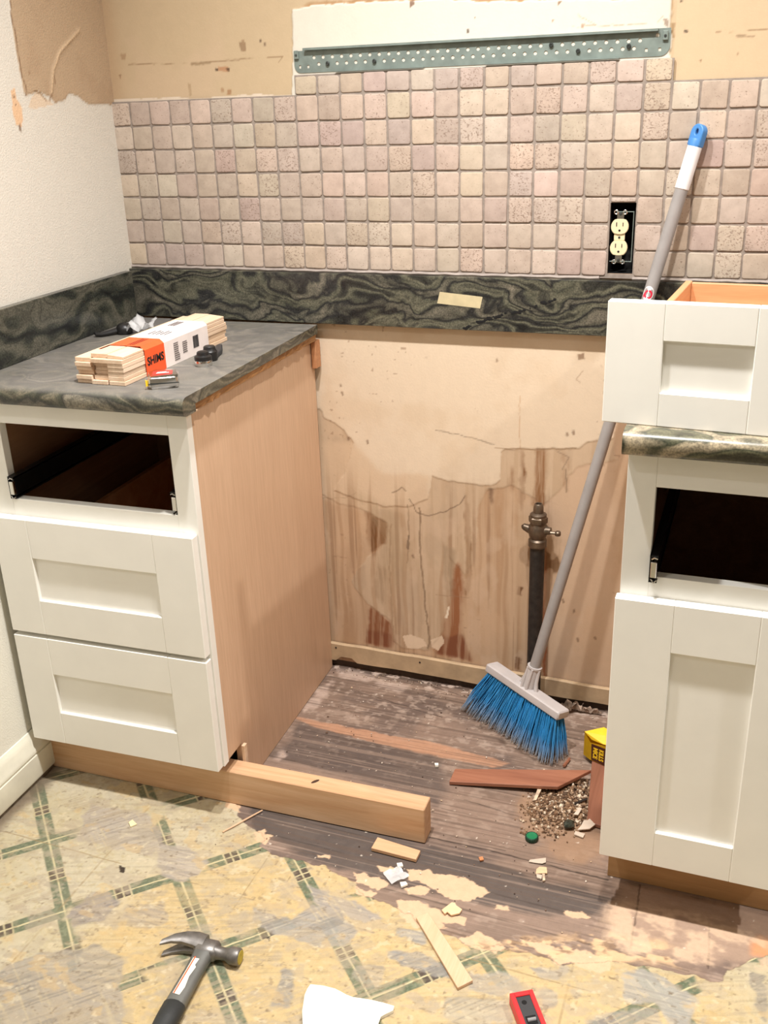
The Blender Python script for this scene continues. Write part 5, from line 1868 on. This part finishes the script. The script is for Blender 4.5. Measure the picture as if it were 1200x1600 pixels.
def board(name, px, zs, th, mat, label):
    """thin board whose top corners stand at the given heights"""
    bm = bmesh.new()
    P = [on_z(u, v, z) for (u, v), z in zip(px, zs)]
    if (P[1] - P[0]).cross(P[2] - P[0]).z < 0:
        P = P[::-1]
    t = [bm.verts.new(p) for p in P]
    b = [bm.verts.new(p - Vector((0, 0, th))) for p in P]
    n = len(P)
    bm.faces.new(t)
    bm.faces.new(b[::-1])
    for i in range(n):
        bm.faces.new((b[i], b[(i + 1) % n], t[(i + 1) % n], t[i]))
    bmesh.ops.bevel(bm, geom=bm.edges[:], offset=0.0008, segments=1, affect='EDGES')
    o = obj(name, bm, mat, None, False)
    return o


o = board('floor_board', [(711, 1201), (924, 1203), (872, 1229), (702, 1221)], [0.010, 0.026, 0.022, 0.009], 0.0085, M['red_wood'], '')
tag(o, 'reddish wood board with a slanted end lying over the debris below the broom', 'board')
M['red_wood_y'] = m_wood('red_wood_y', (152, 102, 80), (128, 82, 62), 'y', 0.9, 0.5)
bp = [on_z(925, 1188, 0.009), on_z(917, 1283, 0.009)]
bx = prism([(bp[0].x, bp[0].y), (bp[1].x, bp[1].y), (bp[1].x + 0.050, bp[1].y - 0.008), (bp[0].x + 0.056, bp[0].y - 0.004)], 0.0006, 0.0092, 0.0008)
tag(obj('floor_board', bx, M['red_wood_y'], None, False), 'reddish wood board beside the white door, with the yellow box at its far end', 'board')


def bait_box():
    p0, p1 = on_z(921.5, 1187, 0.0098), on_z(949, 1198.5, 0.0098)
    ang = math.atan2((p1 - p0).y, (p1 - p0).x)
    root = thing('bait_box', 'crushed yellow KILLS MICE bait carton standing on the floor beside the white cabinet', 'box', (p0.x, p0.y, 0.0097), (0, 0, ang))
    W_, D, H = 0.074, 0.030, 0.046
    foot = [(0, 0), (W_, 0.002), (W_, D), (0.002, D + 0.004), (-0.0204, 0.0082)]
    tops = [0.0445, 0.0560, 0.058, 0.060, 0.0590]
    bm = bmesh.new()
    lo_ = [bm.verts.new((x, y, 0)) for x, y in foot]
    hi_ = [bm.verts.new((x * 0.99, y, z)) for (x, y), z in zip(foot, tops)]
    bm.faces.new(lo_[::-1])
    for a in range(5):
        b = (a + 1) % 5
        bm.faces.new((lo_[a], lo_[b], hi_[b], hi_[a]))
    bmesh.ops.solidify(bm, geom=bm.faces[:], thickness=0.0006)
    obj('carton', bm, M['yellow_card'], root, False)
    fl = bmesh.new()
    q = [fl.verts.new(p) for p in ((-0.0205, 0.0080, 0.0595), (0.0005, 0.0035, 0.0500), (0.030, -0.0005, 0.0530), (W_, 0.001, 0.0590), (W_, 0.022, 0.0700), (0.012, 0.034, 0.0700))]
    q2 = [fl.verts.new(p.co + Vector((0, 0, 0.0007))) for p in q]
    fl.faces.new(q)
    fl.faces.new(q2[::-1])
    for a in range(6):
        fl.faces.new((q[a], q[(a + 1) % 6], q2[(a + 1) % 6], q2[a]))
    obj('flap', fl, M['yellow_card'], root, False)
    FM = frame_matrix((0.0, -0.0006, 0.0), (1, 0.0, 0), (0, 0.02, 1))
    pn = prism([(0.004, 0.003), (W_ - 0.001, 0.001), (W_ - 0.001, H * 0.96), (0.002, H * 0.93)], 0.0002, 0.0006)
    po = obj('printed_panel', tf(pn, FM), M['brown_print'], root, False)
    for s_, x, size, mt in (('MICE', 0.0125, 0.0148, 'yellow_card'), ('KILLS', 0.0265, 0.0148, 'yellow_card')):
        t = text_bm(s_, size, 0.0003, 0.0005)
        tf(t, FM @ Matrix.Translation((x, H * 0.49, 0.0009)) @ Matrix.Rotation(-math.pi / 2, 4, 'Z') @ Matrix.Diagonal((0.82, 1, 1, 1)))
        obj('lettering', t, M[mt], po, False)
    g = prism([(0.036, 0.005), (0.050, 0.005), (0.050, H * 0.90), (0.036, H * 0.90)], 0.0006, 0.0008)
    obj('grey_panel', tf(g, FM), M['grey_plate'], po, False)


bait_box()


def bottle_cap():
    p = on_z(831, 1307, 0.006)
    root = thing('bottle_cap', 'round green bottle cap lying on the dark floorboards', 'bottle cap', (p.x, p.y, 0.0004))
    rim = []
    bm = lathe([(0.0126, 0), (0.0129, 0.001), (0.0126, 0.0070), (0.0114, 0.0082), (0.0106, 0.0082)], 40, False)
    for v in bm.verts:
        k = math.hypot(v.co.x, v.co.y)
        if k > 0.0120:
            a = math.atan2(v.co.y, v.co.x)
            s_ = 1 + 0.03 * (1 if int(round(a / (2 * math.pi / 40))) % 2 else -1)
            v.co.x *= s_
            v.co.y *= s_
    obj('ridged_rim', bm, M['dark_green'], root)
    obj('top_disc', lathe([(0.0110, 0.0068), (0.0106, 0.0076), (0.0092, 0.0072), (0, 0.0070)], 32, False), M['green_plastic'], root)


bottle_cap()


# small broken bits, each its own thing
def chip(px, th, mat, label, cat, z0=0.0005, name='debris_chip', tilt=0.0):
    P = [on_z(u, v, 0.002) for u, v in px]
    c = sum((Vector(p) for p in P), Vector()) / len(P)
    b = prism([(p.x - c.x, p.y - c.y) for p in P], 0, th)
    o = obj(name, b, mat, None, False)
    o.location = (c.x, c.y, z0)
    if tilt:
        o.rotation_euler = (tilt, 0, 0)
        o.location.z += abs(math.sin(tilt)) * max(abs(p.y - c.y) for p in P)
    return tag(o, label, cat)


chip([(918, 1286), (921, 1284), (930, 1292), (921, 1298), (902, 1299), (908, 1293), (912, 1286)], 0.0025, M['shard'], 'pale flat shard beside the end of the reddish board by the white door', 'shard', 0.0035, 'tile_shard', 0.12)
chip([(899, 1299), (914, 1303), (911, 1309), (897, 1304)], 0.0025, M['shard'], 'pale flat shard just below the pointed shard by the debris heap', 'shard', 0.0005, 'tile_shard')
chip([(905, 1268), (909, 1270), (903, 1278), (896, 1277)], 0.0025, M['shard'], 'small pale shard at the top right of the debris heap', 'shard', 0.007, 'tile_shard', 0.2)
chip([(841, 1235), (846, 1238), (838, 1252), (832, 1253), (836, 1246)], 0.002, M['crumb_pale'], 'white sliver at the upper left of the debris heap under the slanted board', 'sliver', 0.003, 'paint_sliver', 0.15)
chip([(838, 1359), (843, 1355), (854, 1356), (855, 1365), (837, 1366)], 0.003, M['plaster_tan'], 'tan square chip on the dark floor below the green cap', 'chip')
chip([(838, 1366), (847, 1368), (846, 1374), (839, 1372)], 0.003, M['shard'], 'grey pale chip touching the tan square chip', 'chip')
chip([(847, 1366), (851, 1366), (852, 1376), (848, 1377)], 0.003, M['crumb_pale'], 'tiny upright pinkish chip under the tan square chip', 'chip')
chip([(828, 1343), (853, 1340), (853, 1347), (847, 1349), (838, 1348), (826, 1346)], 0.0012, M['shard'], 'thin pale flake on the board seam above the tan square chip', 'flake')
chip([(690, 1423), (706, 1411), (711, 1412), (713, 1416), (722, 1422), (718, 1428), (705, 1431), (699, 1426), (695, 1429)], 0.003, M['plaster_tan'], 'jagged orange-tan plaster flake on the floor above the long lone shim', 'flake', 0.0010)
chip([(748, 1340), (754, 1339), (756, 1344), (750, 1345)], 0.003, m_plain('orange_chip', (206, 136, 90), 0.7), 'tiny orange chip on the dark floor right of the pine offcut', 'chip')
chip([(201, 1285), (207, 1281), (214, 1288), (204, 1292)], 0.002, m_plain('cream_chip', (236, 218, 170), 0.7), 'cream square flake on the vinyl before the left cabinet', 'flake', 0.0008)
chip([(679, 1194), (685, 1194), (685, 1198), (680, 1198)], 0.005, M['plaster'], 'tiny white plaster crumb on the boards behind the pine beam', 'crumb')
chip([(620, 1353), (628, 1352), (630, 1357), (622, 1359)], 0.004, M['plaster'], 'white crumb at the top of the clear plastic scrap', 'crumb', 0.0050)
chip([(625, 1380), (634, 1379), (637, 1383), (627, 1387)], 0.004, M['plaster'], 'white crumb at the bottom of the clear plastic scrap', 'crumb', 0.0006)
b = crumple([tuple(on_z(u, v))[:2] for u, v in ((598, 1366), (622, 1357), (640, 1372), (612, 1384))], 0.002, 0.005, 6, 0.0004, 6)
tag(obj('plastic_scrap', b, M['clear'], None, True, 20), 'crumpled clear plastic scrap on the floor below the pine offcut', 'scrap')
a, b = on_z(898, 1256, 0.006), on_z(917, 1248, 0.009)
tag(obj('dark_splinter', tube([a, b], [0.0028, 0.0022], 5), M['iron']), 'dark splinter at the right of the debris heap touching the board by the door', 'splinter')
a, b = on_z(881, 1197, 0.004), on_z(890, 1185, 0.004)
tag(obj('wood_splinter', tube([a, b], [0.0035, 0.0030], 5), M['red_wood']), 'short reddish splinter between the broom bristles and the yellow box', 'splinter')
# wadded bits beside the pipe foot
for i, (px, amp, lab) in enumerate((([(882, 1088), (905, 1082), (915, 1104), (890, 1112)], 0.022, 'crumpled greyish paper scrap on the floor right of the broom head'),
                                    ([(905, 1098), (935, 1092), (944, 1106), (915, 1112)], 0.014, 'torn pale scrap on the floor at the foot of the wall by the white door'))):
    P = [on_z(u, v) for u, v in px]
    b = crumple([(p.x, min(p.y, -0.014) - 0.012) for p in P], 0.002, amp, 12 + i * 5, 0.0006, 8)
    tag(obj('paper_scrap', b, M['scrap'], None, True, 25), lab, 'scrap')
# dark glassy lump in the heap
lump = bmesh.new()
bmesh.ops.create_icosphere(lump, subdivisions=2, radius=0.012)
for v in lump.verts:
    v.co *= 0.8 + 0.35 * random.random()
    v.co.z *= 0.75
lo = obj('foil_lump', lump, m_plain('dark_glossy', (70, 74, 64), 0.25, 0.3, var=0.3, vscale=160), None, True, 10)
p = on_z(889, 1288, 0.008)
lo.location = (p.x, p.y, 0.009)
tag(lo, 'dark shiny crumpled lump in the debris heap beside the pointed shard', 'lump')


# ---- loose crumbs nobody could count
def crumbs(name, spots, sizes, pal, seed, label, cat, heap=0.0):
    r = random.Random(seed)
    bm = bmesh.new()
    lay = bm.verts.layers.float_color.new('Col')
    for (x, y, z) in spots:
        s_ = r.uniform(*sizes) * (1 if r.random() < 0.85 else 1.7)
        c = lin(r.choice(pal))
        k = r.uniform(0.8, 1.15)
        n0 = len(bm.verts)
        a0 = r.uniform(0, 6.28)
        nb = r.choice((3, 4, 5))
        lo_ = [bm.verts.new((x + s_ * r.uniform(0.6, 1.1) * math.cos(a0 + 6.2832 * i / nb), y + s_ * r.uniform(0.6, 1.1) * math.sin(a0 + 6.2832 * i / nb), z)) for i in range(nb)]
        hi = [bm.verts.new((x + (q.co.x - x) * 0.7 + r.uniform(-.2, .2) * s_, y + (q.co.y - y) * 0.7 + r.uniform(-.2, .2) * s_, z + s_ * r.uniform(0.3, 0.9))) for q in lo_]
        for q in lo_ + hi:
            q[lay] = (c[0] * k, c[1] * k, c[2] * k, 1)
        bm.faces.new(hi)
        bm.faces.new(lo_[::-1])
        for i in range(nb):
            bm.faces.new((lo_[i], lo_[(i + 1) % nb], hi[(i + 1) % nb], hi[i]))
    me = bpy.data.meshes.new(name)
    bmesh.ops.recalc_face_normals(bm, faces=bm.faces)
    bm.to_mesh(me)
    bm.free()
    me.materials.append(CRUMB)
    o = bpy.data.objects.new(name, me)
    COL.objects.link(o)
    tag(o, label, cat, None, 'stuff')
    return o


CRUMB = m_attr('crumb_mix', 0.85, 400, 0.3, 0.2, 200, 900)
rr = random.Random(21)
heap = []
cx, cy = 1.135, -0.372
pal = [(120, 92, 70), (140, 110, 84), (156, 126, 98), (104, 80, 60), (132, 104, 80), (128, 98, 74), (96, 76, 60), (170, 142, 114), (146, 116, 90), (112, 86, 66), (206, 188, 164), (216, 200, 178), (186, 158, 128)]


def heap_h(x, y):
    d = math.hypot((x - 1.150) / 0.050, (y + 0.322) / 0.048)
    d2 = math.hypot((x - 1.130) / 0.060, (y + 0.385) / 0.05)
    return 0.013 * max(0, 1 - d) + 0.007 * max(0, 1 - d2)


while len(heap) < 1500:
    u = rr.gauss(0, 1)
    v = rr.gauss(0, 1)
    x = cx + u * 0.034 + 0.2 * (v * 0.045)
    y = cy + v * 0.046
    if x > 1.186 or y > -0.268 or y < -0.500 or x < 1.045:
        continue
    heap.append((x, y, heap_h(x, y) * rr.uniform(0.3, 1.0)))
crumbs('debris_heap', heap, (0.0012, 0.0042), pal, 5, 'heap of brown sweepings and crumbs by the reddish boards on the floor', 'debris')
sc = []
while len(sc) < 260:
    x = rr.uniform(0.50, 1.24)
    y = rr.uniform(-0.72, -0.02)
    if (1.04 < x < 1.24 and -0.51 < y < -0.24) or (0.0 < x < 0.92 and -0.62 < y < -0.50) or x < 0.47 + (0.03 * -y):
        continue
    sc.append((x, y, 0.0))
for i in range(130):
    sc.append((rr.uniform(0.47, 1.05), -0.012 - abs(rr.gauss(0, 0.016)), 0.0))
for i in range(60):
    t = rr.random()
    sc.append((0.845 + 0.25 * t + rr.gauss(0, 0.008), -0.085 - 0.156 * t - abs(rr.gauss(0, 0.008)), 0.0))
crumbs('floor_crumbs', sc, (0.0006, 0.0022), [(220, 206, 190), (190, 170, 150), (120, 96, 80), (84, 66, 56), (206, 180, 150)], 6, 'scattered plaster crumbs over the dark floorboards between the cabinets', 'debris')
